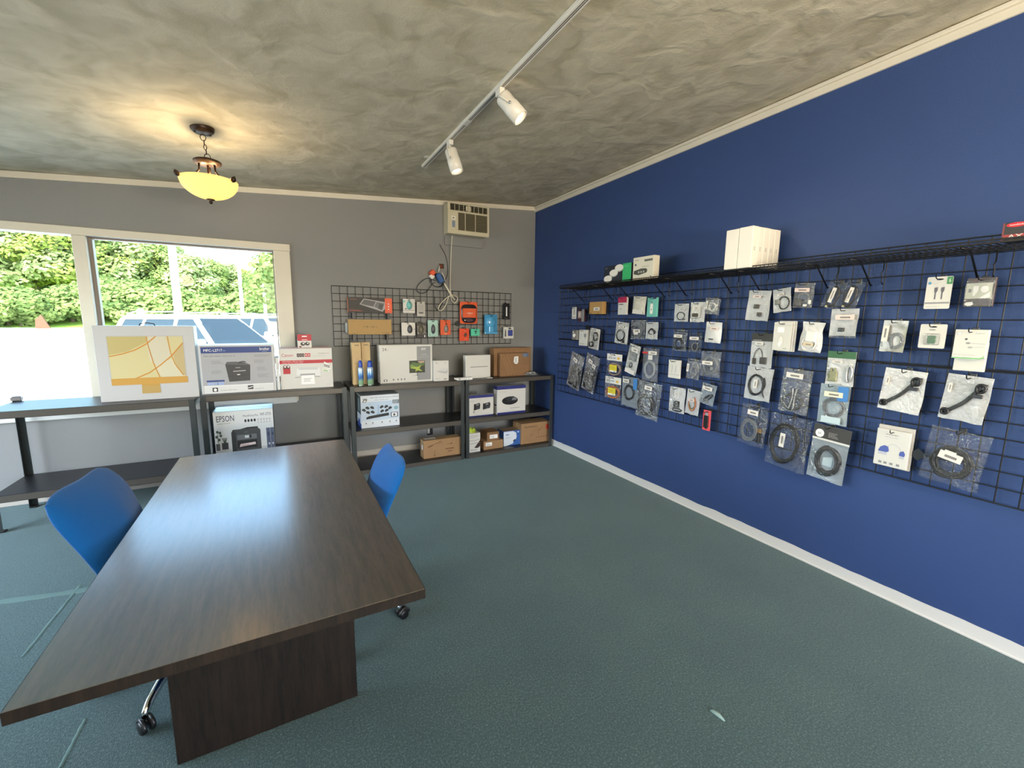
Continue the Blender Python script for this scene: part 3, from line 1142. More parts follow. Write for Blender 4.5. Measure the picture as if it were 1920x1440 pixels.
# ink carton on top
w2, h2, c2 = rest(559.5, 585.5, 627, mz, 4.50)
c2.z = mz
o = carton('ink_box', w2, .05, h2 * .66, c2, WHITE, 'small red and white ink cartridge box on the inkjet box')
P = Print(w2, h2 * .66, 0)
P.rect(0, .80, 1, 1, RED, 1); P.rect(.30, .87, .70, .95, K('E9C7CC'), 2); P.ell(.36, .45, .17, .2, K('1E1A1C'), 2); P.ell(.68, .47, .17, .2, K('1E1A1C'), 2); P.ell(.40, .5, .06, .07, WI, 3); P.ell(.72, .52, .06, .07, WI, 3)
P.rect(.08, .06, .26, .22, K('6A3030'), 2); P.bars(.35, .1, .9, .2, 1, LG, 2)
P.build('front_print', o)
m = MB().use(RED); m.box(-w2 / 2, .001, h2 * .66, w2 / 2, .003, h2, .0006)
hd = m.build('hang_header', parent=o)
Print(w2, h2 * .34, .001, z0=h2 * .66).rect(.32, .45, .68, .68, WI, 1).build('header_print', hd)

# --- two tall kraft boxes, two spray cans
KRAFT = mat('pale_kraft', 'CBB083', 0.7, bump=(120, .06))
for i, (xl, xr, yt, y) in enumerate(((660.5, 677.5, 642.5, 4.5), (678.3, 694.5, 642, 4.52))):
    w, h, c = rest(xl, xr, yt, TOPZ, y)
    o = carton('tall_box', w, .10, h, c, KRAFT, ('tall narrow kraft box, left of the standing pair', 'tall narrow kraft box, right of the standing pair')[i], rz=0)
    P = Print(w, h, 0)
    P.rect(.30, .93, .78, .945, INK, 1); P.rect(.25, .505, .72, .512, K('8F7A50'), 1); P.rect(0, .965, 1, .97, K('A08A60'), 1)
    P.build('front_print', o)


def can_nodes(nt, b):
    tc = nt.nodes.new('ShaderNodeTexCoord')
    sp = nt.nodes.new('ShaderNodeSeparateXYZ')
    nt.links.new(tc.outputs['Object'], sp.inputs[0])
    n = nd(nt, 'ShaderNodeTexNoise', Scale=28.0, Detail=2.0)
    nt.links.new(tc.outputs['Object'], n.inputs['Vector'])
    ad = nt.nodes.new('ShaderNodeMath'); ad.operation = 'MULTIPLY_ADD'; ad.inputs[1].default_value = .08
    nt.links.new(n.outputs['Fac'], ad.inputs[0]); nt.links.new(sp.outputs['Z'], ad.inputs[2])
    r = ramp(nt, ad.outputs[0], ((.03, '8FB790'), (.085, '9CC2A0'), (.12, '3F6DB8'), (.16, '6FA0D8'), (.2, 'B8CFE8')))
    nt.links.new(r.outputs[0], b.inputs['Base Color'])
    b.inputs['Roughness'].default_value = .25
    b.inputs['Metallic'].default_value = .3


CANM = tex_mat('spray_can_print', can_nodes)
for i, (xl, xr, yt, y) in enumerate(((671, 681, 676, 4.42), (687.3, 699.5, 676, 4.43))):
    w, h, c = rest(xl, xr, yt, TOPZ, y)
    R = w / 2
    m = MB().use(CANM)
    m.lathe([(R * .94, 0), (R, .004), (R, h * .66), (R * .93, h * .70), (R * .72, h * .745)], n=24)
    o = tag(m.build('spray_can', loc=c), ('left blue and green air duster can before the kraft boxes', 'right blue and green air duster can beside the monitor box')[i], 'can')
    m = MB().use(mat('blue_cap', '2348B0', .35))
    m.lathe([(R * .74, h * .735), (R * .76, h * .77), (R * .70, h * .93), (R * .5, h * .99), (R * .3, h)], n=20)
    m.build('spray_cap', parent=o)
    m = MB().use(CHROME)
    m.lathe([(R * .96, -.0), (R * 1.01, .002), (R * 1.01, .006), (R * .98, .008)], n=24)
    m.build('bottom_rim', parent=o)

# --- monitor box
w, h, c = rest(712, 810.5, 646.5, TOPZ, 4.47)
o = carton('monitor_box', w, .14, h, c, WHITE, 'white monitor box with a grey panel and landscape picture')
P = Print(w, h, 0)
P.rect(.695, .045, .965, .955, K('8F9193'), 1)
P.text('24', .05, .85, .125, .925, DG, 2); P.text('"FHD', .13, .85, .165, .875, MG, 2); P.bars(.17, .85, .24, .92, 3, K('D2D2D2'), 2)
P.text('acer', .785, .855, .875, .91, WI, 2); P.text('VX2400', .785, .72, .885, .745, K('C6C7C8'), 2); P.line([(.73, .67), (.94, .67)], .004, K('C6C7C8'), 2)
P.rect(.545, .245, .85, .575, K('1A1E18'), 2); P.rect(.555, .26, .84, .565, K('2F3A20'), 3)
P.poly([(.555, .47), (.63, .53), (.70, .50), (.75, .55), (.84, .56), (.84, .45), (.72, .40), (.62, .36), (.555, .40)], K('55703A'), 4)
P.poly([(.70, .56), (.84, .565), (.84, .52), (.76, .50)], K('B79A88'), 5)
P.poly([(.555, .38), (.62, .42), (.70, .40), (.78, .45), (.74, .36), (.80, .28), (.70, .31), (.66, .27), (.67, .34)], K('A8B84A'), 5)
P.poly([(.555, .44), (.60, .46), (.66, .41), (.60, .39)], K('7E9A48'), 5)
P.rect(.69, .18, .70, .245, INK, 3); P.poly([(.58, .165), (.69, .175), (.76, .165), (.69, .185)], INK, 3)
P.rect(.06, .05, .125, .10, INK, 2); P.rect(.075, .062, .11, .088, WI, 3); P.bars(.14, .065, .19, .085, 1, LG, 2)
for u in (.24, .325, .39, .45):
    P.ell(u, .09, .014, .025, K('707274'), 2, 10); P.rect(u - .012, .05, u + .014, .055, LG, 2)
P.build('front_print', o)
P = Print(.14, h, -w / 2, x0=0, axis='x'); P.bars(.3, .1, .75, .9, 6, LG, 1); P.build('side_print', o)
# --- drive box
w, h, c = rest(814, 841.3, 676.2, TOPZ, 4.42)
o = carton('drive_box', w, .05, h, c, WHITE, 'small white box printed with a flat silver disc drive')
P = Print(w, h, 0)
P.poly([(.18, .50), (.50, .62), (.92, .62), (.92, .42), (.82, .35), (.2, .46)], K('B4B5B6'), 1); P.poly([(.18, .50), (.50, .62), (.92, .62), (.85, .46)], K('CCCDCE'), 2)
P.bars(.12, .87, .22, .92, 1, MG, 1, .9); P.bars(.25, .87, .32, .91, 1, LG, 1); P.bars(.72, .86, .88, .93, 2, LG, 1); P.bars(.1, .10, .5, .17, 2, LG, 1); P.rect(.66, .08, .86, .11, DG, 1)
P.build('front_print', o)
# --- notebook box, charger sleeve, loose adapter
w, h, c = rest(873, 919.6, 666, TOPZ, 4.47)
o = carton('notebook_box', w, .075, h, c, WHITE, 'white notebook computer box standing on the right-hand shelf')
P = Print(w, h, 0); P.poly([(.17, .48), (.87, .485), (.90, .505), (.85, .515), (.2, .512)], K('7C7B78'), 1); P.poly([(.2, .50), (.85, .505), (.85, .516), (.2, .513)], K('A9A8A4'), 2); P.build('front_print', o)
P = Print(.075, h, -w / 2, x0=0, axis='x'); P.ell(.45, .48, .06, .02, INK, 1, 10); P.bars(.3, .3, .6, .7, 3, LG, 1); P.build('side_print', o)
w, h, c = rest(858, 886.5, 701, TOPZ, 4.37)
o = carton('charger_sleeve', w, .05, .030, (c.x, 4.37, TOPZ), mat('silver_sleeve', 'DADAD6', .25), 'flat silver charger sleeve lying over the shelf joint', 'package')
P = Print(w, .030, 0); P.rect(.62, .15, .95, .85, WI, 1); P.text('87', .70, .3, .80, .7, INK, 2); P.rect(.05, .1, .2, .9, K('A9AAAA'), 1); P.build('front_print', o)
m = MB().use(mat('silver_sleeve')); m.prism([(-w / 2, .02, .006), (-w / 2 - .03, .018, .012), (-w / 2 - .032, .018, .032), (-w / 2, .02, .026)], (0, .01, 0))
m.build('torn_flap', parent=o)
q = on_z(902, 705, TOPZ)
m = MB().use(mat('pale_grey_plastic', 'B9B8B2', .4)); m.box(-.034, -.02, 0, .034, .025, .012, .003)
o = tag(m.build('loose_adapter', loc=(q.x, 4.40, TOPZ)), 'small pale grey adapter lying before the notebook box', 'adapter')
m = MB().use(BLACK); m.box(.030, -.018, .001, .040, -.002, .014, .001); m.build('plug_end', parent=o)
# --- two shipping cartons
w, h, c = rest(926, 995, 652, TOPZ, 4.56)
o = carton('shipping_carton', w, .12, h, c, CARDB2, 'large brown carton at the back of the right-hand shelf')
P = Print(w, h, 0); P.poly([(.50, .76), (.58, .76), (.55, .81), (.52, .82)], WI, 1); P.rect(0, .955, 1, .96, K('6B4E30'), 1); P.build('front_print', o)
w, h, c = rest(938, 991.5, 662, TOPZ, 4.48)
o = carton('shipping_carton', w, .07, h, c, CARDB2, 'smaller brown carton with a white label before the larger one')
P = Print(w, h, 0)
for a0 in (.02, .10, .20):
    P.line([(a0, .97), (a0 + .30, .06)], .012, K('A98358'), 1)
P.line([(.2, .3), (.28, .06)], .01, K('A98358'), 1)
P.poly([(.46, .62), (.48, .84), (.62, .86), (.62, .60), (.58, .52), (.5, .54)], WI, 2); P.bars(.5, .58, .6, .82, 5, MG, 3)
P.rect(.78, .82, .98, .98, K('5A6A86'), 2); P.bars(.80, .84, .96, .96, 3, K('8A98B0'), 3); P.bars(.70, .52, .97, .55, 1, K('6E5030'), 2)
P.build('front_print', o)

# --- clear clamshells lying on the shelf
for k in range(2):
    q = on_z(992, 704, TOPZ)
    m = MB().use(clear_mat('clamshell', gloss=.22, fog=.16, rough=.08, bump=(30, .5)))
    m.box(-.085, -.05, 0, .085, .06, .004, .001); m.box(-.06, -.035, .004, .06, .045, .022, .006)
    o = tag(m.build('clamshell_pack', loc=(q.x + .03 - .02 * k, 4.44, TOPZ + .001 + .0235 * k), rz=.12 - .3 * k), ('lower clear plastic clamshell pack before the brown cartons', 'upper clear plastic clamshell pack before the brown cartons')[k], 'package')
    m = MB().use(mat('disc_grey', '3A3C40', .3)); m.lathe([(.012, .006), (.033, .006), (.033, .012), (.012, .012)], n=20); m.build('disc', parent=o)

# --- middle boards
MIDZ, LOWZ = 0.456, 0.046
w, h, c = rest(674.5, 747.3, 740.3, MIDZ, 4.44)
KITB = mat('kit_box_blue_white', 'DCE4EE', .35)
o = carton('camera_kit_box', w, .24, h, c, KITB, 'blue and white security camera kit box on the middle shelf')
P = Print(w, h, 0)
P.rect(0, .22, 1, .80, K('C6D6E8'), 1); P.rect(.2, .3, .8, .8, K('BCD0E6'), 1)
P.rect(.43, .37, .46, .70, K('9CB8D8'), 2); P.rect(.40, .37, .49, .44, K('9CB8D8'), 2)
P.text('5MP HD Wired Security System', .25, .895, .98, .94, DG, 2); P.bars(.36, .84, .98, .86, 1, MG, 2)
P.poly([(.04, .80), (.07, .88), (.05, .90), (.12, .915), (.17, .90), (.16, .82), (.12, .78)], MG, 2); P.poly([(.07, .82), (.11, .86), (.14, .82), (.11, .80)], K('E8EEF4'), 3)
for u, v in ((.07, .57), (.16, .63), (.28, .63), (.17, .49), (.29, .49), (.54, .63), (.66, .63), (.76, .58), (.55, .50), (.67, .51)):
    s = 1 if u < .4 else -1
    P.ell(u, v, .045, .038, K('1B1E24'), 3, 14); P.ell(u + .025 * s, v - .025, .035, .03, K('2E333A'), 4, 12); P.ell(u + .03 * s, v - .03, .013, .014, K('0A0B0D'), 5, 10)
P.poly([(.13, .27), (.72, .34), (.72, .42), (.68, .425), (.2, .365), (.13, .33)], K('1A1C20'), 4); P.poly([(.13, .33), (.2, .365), (.68, .425), (.72, .42), (.3, .37)], K('3C4148'), 5)
P.rect(.77, .28, .96, .43, K('20242A'), 3); P.rect(.79, .295, .94, .415, K('E6EAF0'), 4); P.ell(.86, .35, .03, .04, DG, 5, 10)
P.rect(.82, .70, 1, .82, K('7C8894'), 2); P.bars(.84, .72, .98, .80, 3, K('AAB4BE'), 3); P.ell(.915, .565, .05, .05, K('4E8AA0'), 3); P.ell(.915, .565, .03, .03, K('8FC0CC'), 4)
for u in (.12, .29, .53, .74, .91):
    P.ell(u, .15, .018, .02, DG, 2, 8); P.rect(u - .04, .10, u + .04, .11, LG, 2)
P.build('front_print', o)
P = Print(.24, h, -w / 2, x0=0, axis='x'); P.rect(0, .42, 1, .97, K('3E4A4C'), 1); P.rect(.3, .5, .6, .9, K('8FA0A4'), 2); P.rect(0, 0, 1, .13, BLUEI, 1); P.rect(.3, 0, .75, .25, BLUEI, 2); P.bars(.1, .28, .9, .40, 3, LG, 1); P.build('side_print', o)
w, h, c = rest(879, 925.5, 740.5, MIDZ, 4.44)
o = carton('phone_box', w, .09, h, c, WHITE, 'white and blue desk phone box on the right middle shelf')
P = Print(w, h, 0); P.rect(0, .87, 1, 1, K('2B3178'), 1); P.rect(0, 0, 1, .055, K('2B3178'), 1)
for u, s in ((.33, .9), (.72, 1.1)):
    P.poly([(u - .14 * s, .30), (u + .12 * s, .36), (u + .14 * s, .56), (u + .1 * s, .64), (u - .12 * s, .58)], K('24262A'), 2); P.poly([(u - .04, .50), (u + .06, .53), (u + .07, .60), (u - .03, .57)], K('8A8E92'), 3); P.line([(u - .13 * s, .32), (u - .12 * s, .60)], .05, K('17181A'), 4); P.bars(u - .02, .34, u + .1, .46, 3, K('55585C'), 3)
P.bars(.02, .72, .28, .78, 1, LG, 1); P.bars(.04, .1, .8, .13, 1, LG, 1); P.line([(.2, .3), (.18, .2), (.24, .22)], .02, INK, 2)
P.build('front_print', o)
w, h, c = rest(932.6, 986, 723, MIDZ, 4.43)
o = carton('conference_phone_box', w, .10, h, c, WHITE, 'white and blue box printed with a black conference phone')
P = Print(w, h, 0); P.rect(0, .88, 1, 1, K('2B3178'), 1); P.rect(0, 0, 1, .065, K('2B3178'), 1)
P.ell(.44, .47, .28, .15, K('17181B'), 2, 24); P.poly([(.28, .58), (.55, .62), (.66, .56), (.6, .45), (.36, .43)], K('26282C'), 3); P.poly([(.50, .48), (.66, .47), (.70, .55), (.54, .57)], K('7C8086'), 4); P.ell(.44, .44, .26, .11, K('0F1012'), 2, 24)
P.text('CP900', .08, .76, .32, .81, LG, 2); P.bars(.45, .19, .92, .215, 1, INK, 2); P.bars(.08, .11, .62, .135, 1, LG, 2)
P.build('front_print', o)
P = Print(.10, h, -w / 2, x0=0, axis='x'); P.rect(0, .88, 1, 1, K('2B3178'), 1); P.rect(.2, .3, .8, .35, INK, 1); P.bars(.2, .1, .8, .25, 3, LG, 1); P.build('side_print', o)

# --- low boards
w, h, c = rest(793, 863.5, 823, LOWZ, 4.42)
o = carton('long_carton', w, .13, h, c, CARDB, 'long brown carton on the lowest middle shelf board')
flaps(o, w, .13, h)
P = Print(w, h, 0); BRN = K('6B4526')
P.line([(.12, .66), (.36, .80), (.40, .78), (.40, .86), (.46, .87), (.47, .76)], .03, BRN, 1); P.line([(.10, .60), (.24, .70)], .04, BRN, 1); P.line([(.28, .06), (.285, .42)], .025, BRN, 1); P.line([(.26, .12), (.31, .12)], .03, BRN, 1)
P.bars(.62, .66, .84, .73, 1, BRN, 1); P.ell(.745, .70, .02, .04, BRN, 2, 10); P.bars(.58, .38, .90, .46, 1, BRN, 1, .9); P.bars(.64, .24, .84, .30, 1, BRN, 1, .9)
P.build('front_print', o)
P = Print(.13, h, -w / 2, x0=0, axis='x'); P.rect(.3, .45, .6, .72, WI, 1); P.build('side_label', o)
Print(w, .13, h + .0006, axis='z', sgn=1).rect(.06, .3, .36, .85, K('D9D2C2'), 1).build('top_label', o)

w, h, c = rest(879.5, 900.5, 812, LOWZ, 4.41)
hh = h
o = carton('toner_box', w, .14, hh, c, mat('grey_white_print', 'D5D4D0', .4), 'grey and white printed box behind the shelf post')
P = Print(w, hh, 0); P.bars(.05, .75, .9, .92, 3, LG, 1); P.poly([(.45, .22), (1, .62), (1, .30), (.8, .20)], K('3A2A26'), 2); P.bars(.1, .1, .8, .18, 1, MG, 2); P.line([(0, .62), (.5, .60), (.9, .66)], .03, K('9A9A96'), 2); P.line([(0, .45), (.9, .48)], .03, K('9A9A96'), 2); P.build('front_print', o)
m = MB().use(mat('lime_plastic_bag', 'A9BE3A', .4, bump=(40, .5)))
def fbag(u, v):
    a, b = u * 2 * PI, v
    r = (1 - .35 * b) * (1 + .10 * math.sin(3 * a + b * 4))
    return (math.cos(a) * .055 * r, .06 + math.sin(a) * .05 * r, .045 * b + .006 * math.sin(5 * a) * b)
m.grid(fbag, 20, 5, closed_u=True)
m.poly([fbag(i / 20, 1) for i in range(20)])
tag(m.build('green_bag', loc=(c.x - .015, 4.41, LOWZ + hh + .001)), 'crumpled lime green bag on the box behind the post', 'bag')

w, h, c = rest(907, 944, 826, LOWZ, 4.43)
o1 = carton('brown_carton', w, .17, h, c, CARDB, 'flat brown carton with a white label, lower of the two')
P = Print(w, h, 0); P.rect(.10, .42, .42, .82, WI, 1); P.bars(.13, .48, .38, .74, 3, MG, 2); P.build('front_label', o1)
z1 = LOWZ + h + .001
w2, h2, c2 = rest(913.5, 936, 810, z1, 4.44)
o = carton('brown_carton', w2, .19, h2, c2, CARDB2, 'small brown carton with a white label, upper of the two')
P = Print(w2, h2, 0); P.rect(.22, .22, .88, .68, WI, 1); P.bars(.28, .3, .8, .6, 2, LG, 2); P.build('front_label', o)
w, h, c = rest(945, 976.5, 807.5, LOWZ, 4.46)
o = carton('headset_box', w, .17, h, c, mat('blue_print_box', '3A64AC', .35), 'blue and white printed box beside the lowest brown cartons')
P = Print(w, h, 0); P.poly([(0, 0), (.15, 0), (.55, .12), (.62, .30), (.72, .36), (.78, .55), (.74, .85), (.55, .97), (0, .97)], K('DCE4EE'), 1); P.bars(.12, .72, .34, .80, 1, K('5A78B0'), 2, .9); P.bars(.1, .5, .5, .6, 2, LG, 2); P.poly([(.55, .30), (.68, .42), (.72, .34), (.60, .22)], K('22324E'), 2); P.ell(.86, .88, .05, .04, WI, 2, 8); P.build('front_print', o)
Print(w, .17, h, axis='z', sgn=1).rect(0, 0, 1, 1, K('9C8468'), 1).build('top_print', o)
w, h, c = rest(978.5, 1033.5, 792, LOWZ, 4.43)
o = carton('mount_carton', w, .22, h, c, CARDB, 'large brown carton with black lettering and a red sticker')
flaps(o, w, .22, h)
P = Print(w, h, 0); P.text('HUANUO', .10, .775, .53, .86, K('2A1C10'), 1); P.rect(.835, .62, .935, .84, K('C43A26'), 1); P.bars(.5, .26, .93, .31, 1, BRN, 1)
P.line([(.58, .34), (.58, .55), (.66, .66), (.72, .78)], .016, BRN, 1); P.line([(.56, .62), (.66, .66)], .02, BRN, 1); P.line([(.3, .44), (.36, .36), (.42, .48)], .02, BRN, 1)
P.build('front_print', o)

# --- printer box on the low board behind the table
w, h, c = rest(394.5, 509, 770, 0.301, 4.42)
o = carton('printer_box', w, .25, h, c, mat('printer_box_white', 'D9DCDE', .4), 'white office printer box on the low board behind the table')
P = Print(w, h, 0)
P.rect(0, 0, 1, .22, K('C2C7CC'), 1)
P.text('EPSON', .05, .80, .335, .92, K('1F2744'), 2); P.bars(.06, .755, .33, .775, 1, K('8E9260'), 2)
P.text('WorkForce Pro', .48, .865, .74, .91, K('3A3F52'), 2); P.text('WF-3733', .77, .865, .96, .925, K('3A3F52'), 2)
for i in range(4):
    P.ell(.52 + i * .052, .785, .019, .032, K('2A2E36'), 2, 12)
for i in range(5):
    P.ell(.735 + i * .05, .79, .014, .024, LG, 2, 10); P.ell(.735 + i * .05, .73, .012, .018, LG, 2, 10)
P.poly([(.27, .05), (.76, .05), (.76, .58), (.72, .62), (.30, .62), (.27, .56)], K('4B4D4E'), 3)
P.poly([(.27, .05), (.34, .05), (.34, .56), (.30, .62), (.27, .56)], K('37393A'), 4)
P.poly([(.42, .62), (.54, .65), (.72, .65), (.72, .62)], K('303233'), 3); P.text('EPSON', .49, .545, .545, .56, K('9A9C9E'), 5)
P.rect(.36, .40, .69, .50, K('75787C'), 5); P.rect(.49, .43, .56, .48, K('DDE2E6'), 6); P.rect(.57, .42, .60, .49, K('2A2C2E'), 6)
P.rect(.36, .22, .69, .38, K('2A2C2D'), 5); P.poly([(.39, .25), (.67, .28), (.66, .33), (.41, .31)], K('E4D4D4'), 6); P.bars(.42, .265, .64, .30, 2, K('B88A90'), 7)
P.rect(.86, .16, .925, .60, K('56607A'), 3); P.rect(.93, .16, .995, .60, K('56607A'), 3); P.rect(.885, .44, .91, .50, K('2E3650'), 4); P.rect(.955, .44, .98, .50, K('2E3650'), 4); P.ell(.90, .26, .015, .024, K('C8CED8'), 4, 10); P.ell(.965, .26, .015, .024, K('C8CED8'), 4, 10)
for (u, v) in ((.0, .50), (.04, .44), (.07, .52), (.02, .60), (.06, .58)):
    P.ell(u + .03, v, .022, .03, K('4A5A50'), 3, 8)
P.line([(.05, .38), (.05, .55)], .012, K('4A5A50'), 3); P.rect(.01, .22, .075, .36, K('5A5C62'), 3); P.rect(.105, .23, .21, .37, K('3E4046'), 3)
for k in range(5):
    P.line([(.15 + .004 * k, .36), (.115 + .02 * k, .47)], .010, K('4A5A50'), 3)
P.poly([(.02, .04), (.2, .04), (.24, .12), (.04, .12)], K('ECEEF0'), 3)
P.build('front_print', o)
m = MB().use(mat('pale_blue_flap', 'BFD0DC', .3))
m.box(-w / 2 + .004, .13, h, w / 2 - .004, .245, h + .003, .001); m.box(-w / 2, .004, h, w / 2, .12, h + .003, .001)
m.build('top_flaps', parent=o)
P = Print(.25, h, w / 2, x0=0, axis='x', sgn=1); P.rect(0, 0, 1, 1, K('3A3C40'), 1); P.build('side_print', o)

# ================================================================== TABLE
def wood_nodes(c1, c2, rough, stretch, coat):
    def f(nt, b):
        tc = nt.nodes.new('ShaderNodeTexCoord')
        mp = nt.nodes.new('ShaderNodeMapping')
        mp.inputs['Scale'].default_value = stretch
        nt.links.new(tc.outputs['Object'], mp.inputs[0])
        n = nd(nt, 'ShaderNodeTexNoise', Scale=9.0, Detail=6.0, Roughness=0.6, Distortion=0.35)
        nt.links.new(mp.outputs[0], n.inputs['Vector'])
        n2 = nd(nt, 'ShaderNodeTexNoise', Scale=60.0, Detail=3.0)
        nt.links.new(mp.outputs[0], n2.inputs['Vector'])
        mm = nt.nodes.new('ShaderNodeMath'); mm.operation = 'MULTIPLY_ADD'; mm.inputs[1].default_value = .45
        nt.links.new(n2.outputs['Fac'], mm.inputs[0]); nt.links.new(n.outputs['Fac'], mm.inputs[2])
        r = ramp(nt, mm.outputs[0], ((.55, c1), (.88, c2)))
        nt.links.new(r.outputs[0], b.inputs['Base Color'])
        b.inputs['Roughness'].default_value = rough
        b.inputs['Specular IOR Level'].default_value = .85 if coat else .3
        b.inputs['Coat Weight'].default_value = coat
        b.inputs['Coat IOR'].default_value = 1.7
        b.inputs['Coat Roughness'].default_value = .2
        bn = nd(nt, 'ShaderNodeBump', Strength=.10, Distance=.004)
        nt.links.new(mm.outputs[0], bn.inputs['Height'])
        nt.links.new(bn.outputs[0], b.inputs['Normal'])
    return f


TOPW = tex_mat('espresso_wood_top', wood_nodes('16100C', '3A2E25', .52, (6, .55, 6), 1.0))
PANW = tex_mat('espresso_wood_panel', wood_nodes('16110E', '271E18', .5, (6, 6, .5), 0.0))
TX0, TX1, TY0, TY1, TZ = -.557, .349, 1.187, 3.060, .740
tb = empty('table', ((TX0 + TX1) / 2, (TY0 + TY1) / 2, 0), 'large dark espresso wood conference table in the foreground', 'table')
cx, cy = (TX0 + TX1) / 2, (TY0 + TY1) / 2
m = MB().use(TOPW); m.box(TX0 - cx, TY0 - cy, TZ - .031, TX1 - cx, TY1 - cy, TZ, .001); m.build('table_top', parent=tb)
for (xa, ya, xb, yb2) in ((TX0 - cx, TY0 - cy - .0008, TX1 - cx, TY0 - cy), (TX0 - cx, TY1 - cy, TX1 - cx, TY1 - cy + .0008), (TX0 - cx - .0008, TY0 - cy, TX0 - cx, TY1 - cy), (TX1 - cx, TY0 - cy, TX1 - cx + .0008, TY1 - cy)):
    m = MB().use(PANW); m.box(xa, ya, TZ - .031, xb, yb2, TZ - .0006); m.build('edge_band', parent=tb)
for ya in (1.683, 2.60):
    m = MB().use(PANW); m.box(-.404 - cx, ya - cy, 0.001, .199 - cx, ya + .028 - cy, TZ - .031, .002); m.build('leg_panel', parent=tb)
m = MB().use(PANW); m.box(-.12 - cx, 1.712 - cy, .50, -.09 - cx, 2.599 - cy, TZ - .031, .002); m.build('support_beam', parent=tb)

# ================================================================== CHAIRS
FABRIC = mat('blue_chair_fabric', '0B5AA2', .9, bump=(420, .25), sheen=.15, spec=.2)
SHELLM = mat('dark_chair_shell', '1A1B1E', .5)


def make_chair(loc, rz, legs, label, lift=0.0):
    """local +y is the way the sitter faces; origin on the floor under the column"""
    root = empty('office_chair', loc, label, 'chair', None, rz)
    up = []
    th = .052

    def prof(v):
        """depth (y) and height of the back's middle line: flares backwards at the top"""
        z = .440 + .445 * v
        y = -.215 - .012 * math.sin(v * PI) - .150 * max(0, v - .25) ** 1.5 * 1.55
        return y, z

    def pt(u, v, s):
        # s=+1 front face, -1 rear face; superellipse outline
        a, b = 2 * u - 1, 2 * v - 1
        k = (abs(a) ** 3.6 + abs(b) ** 3.6) ** (1 / 3.6) if (a or b) else 0
        mx = max(abs(a), abs(b))
        q = mx / k if k else 1
        a2, b2 = a * q, b * q
        vv = (b2 + 1) / 2
        y, z = prof(vv)
        hw = .185 + .078 * vv ** .8
        edge = max(0, 1 - mx ** 4) ** .5
        wrap = .034 + .066 * (1 - .5 * vv ** 2) * (1 - (a2 * a2 + .004 + .04 * vv ** 3) ** .55)
        crease = 0
        belly = .012 * math.exp(-((vv - .78) / .2) ** 2)
        return (a2 * hw, y + wrap + s * th / 2 * edge + (crease + belly) * (edge if s > 0 else 0), z + (.018 * abs(a2) ** 1.6 - .006) * vv * vv)
    m = MB().use(FABRIC)
    m.grid(lambda u, v: pt(u, v, 1), 22, 22)
    m.grid(lambda u, v: pt(u, v, -1), 22, 22)
    bmesh.ops.remove_doubles(m.bm, verts=m.bm.verts[:], dist=1e-4)
    o = m.build('backrest', parent=root)
    up.append(o)
    md = o.modifiers.new('sub', 'SUBSURF'); md.levels = md.render_levels = 1
    m = MB().use(FABRIC)
    def seat(u, v, s):
        a, b = 2 * u - 1, 2 * v - 1
        mx = max(abs(a), abs(b))
        k = (abs(a) ** 4 + abs(b) ** 4) ** .25 if mx else 0
        q = mx / k if k else 1
        a, b = a * q, b * q
        e = max(0, 1 - mx ** 5) ** .5
        return (a * .23, b * .215 + .03, .425 + s * .033 * e + .010 * abs(a) ** 2 - .022 * max(0, b) ** 3)
    m.grid(lambda u, v: seat(u, v, 1), 16, 16)
    m.grid(lambda u, v: seat(u, v, -1), 16, 16)
    bmesh.ops.remove_doubles(m.bm, verts=m.bm.verts[:], dist=1e-4)
    o = m.build('seat', parent=root)
    up.append(o)
    md = o.modifiers.new('sub', 'SUBSURF'); md.levels = md.render_levels = 1
    m = MB().use(CHROME)
    for s in (-1, 1):
        m.tube([(s * .03, .0, .37), (s * .03, -.14, .372), (s * .03, -.20, .395), (s * .03, -.228, .44), (s * .03, -.238, .54)], .008, 8)
    up.append(m.build('back_bracket', parent=root))
    m = MB().use(SHELLM); m.box(-.09, -.1, .355, .09, .12, .386, .006); up.append(m.build('seat_mechanism', parent=root))
    for q in up:
        q.location.z = lift
    m = MB().use(CHROME); m.lathe([(.028, .1), (.028, .24), (.016, .245), (.016, .355 + lift)], n=16); m.build('gas_column', parent=root)
    m = MB().use(CHROME); m.lathe([(.02, .075), (.042, .08), (.045, .11), (.034, .135), (.02, .138)], n=18); m.build('hub', parent=root)
    for a in legs:
        ca, sa = math.cos(a), math.sin(a)
        m = MB().use(CHROME)
        m.tube([(ca * .03, sa * .03, .112), (ca * .12, sa * .12, .118), (ca * .21, sa * .21, .108), (ca * .275, sa * .275, .088), (ca * .305, sa * .305, .068), (ca * .308, sa * .308, .052)], [.019, .018, .0165, .015, .014, .011], 10)
        m.build('leg', parent=root)
        m = MB().use(BLACK)
        M = Matrix.Translation((ca * .312, sa * .312, 0)) @ Matrix.Rotation(a + .9, 4, 'Z')
        for s in (-1, 1):
            m.lathe([(.006, -.009), (.023, -.009), (.026, -.004), (.026, .004), (.022, .009), (.006, .009)], n=18, M=M @ Matrix.Translation((.012, s * .014, .0265)) @ Matrix.Rotation(PI / 2, 4, 'X'))
        m.box(-.008, -.005, .026, .02, .005, .05, .003, M=M)
        cst = m.build('caster', parent=root)
        m = MB().use(mat('caster_hood', '2A2B2E', .3))
        n0 = len(m.bm.verts)
        for s in (-1, 1):
            m.tube([M @ Vector((.012 + .031 * math.cos(t), s * .014, .0265 + .031 * math.sin(t))) for t in [PI * .05 + i * PI * .85 / 8 for i in range(9)]], .007, 6)
        m.build('caster_hood', parent=cst)
    return root


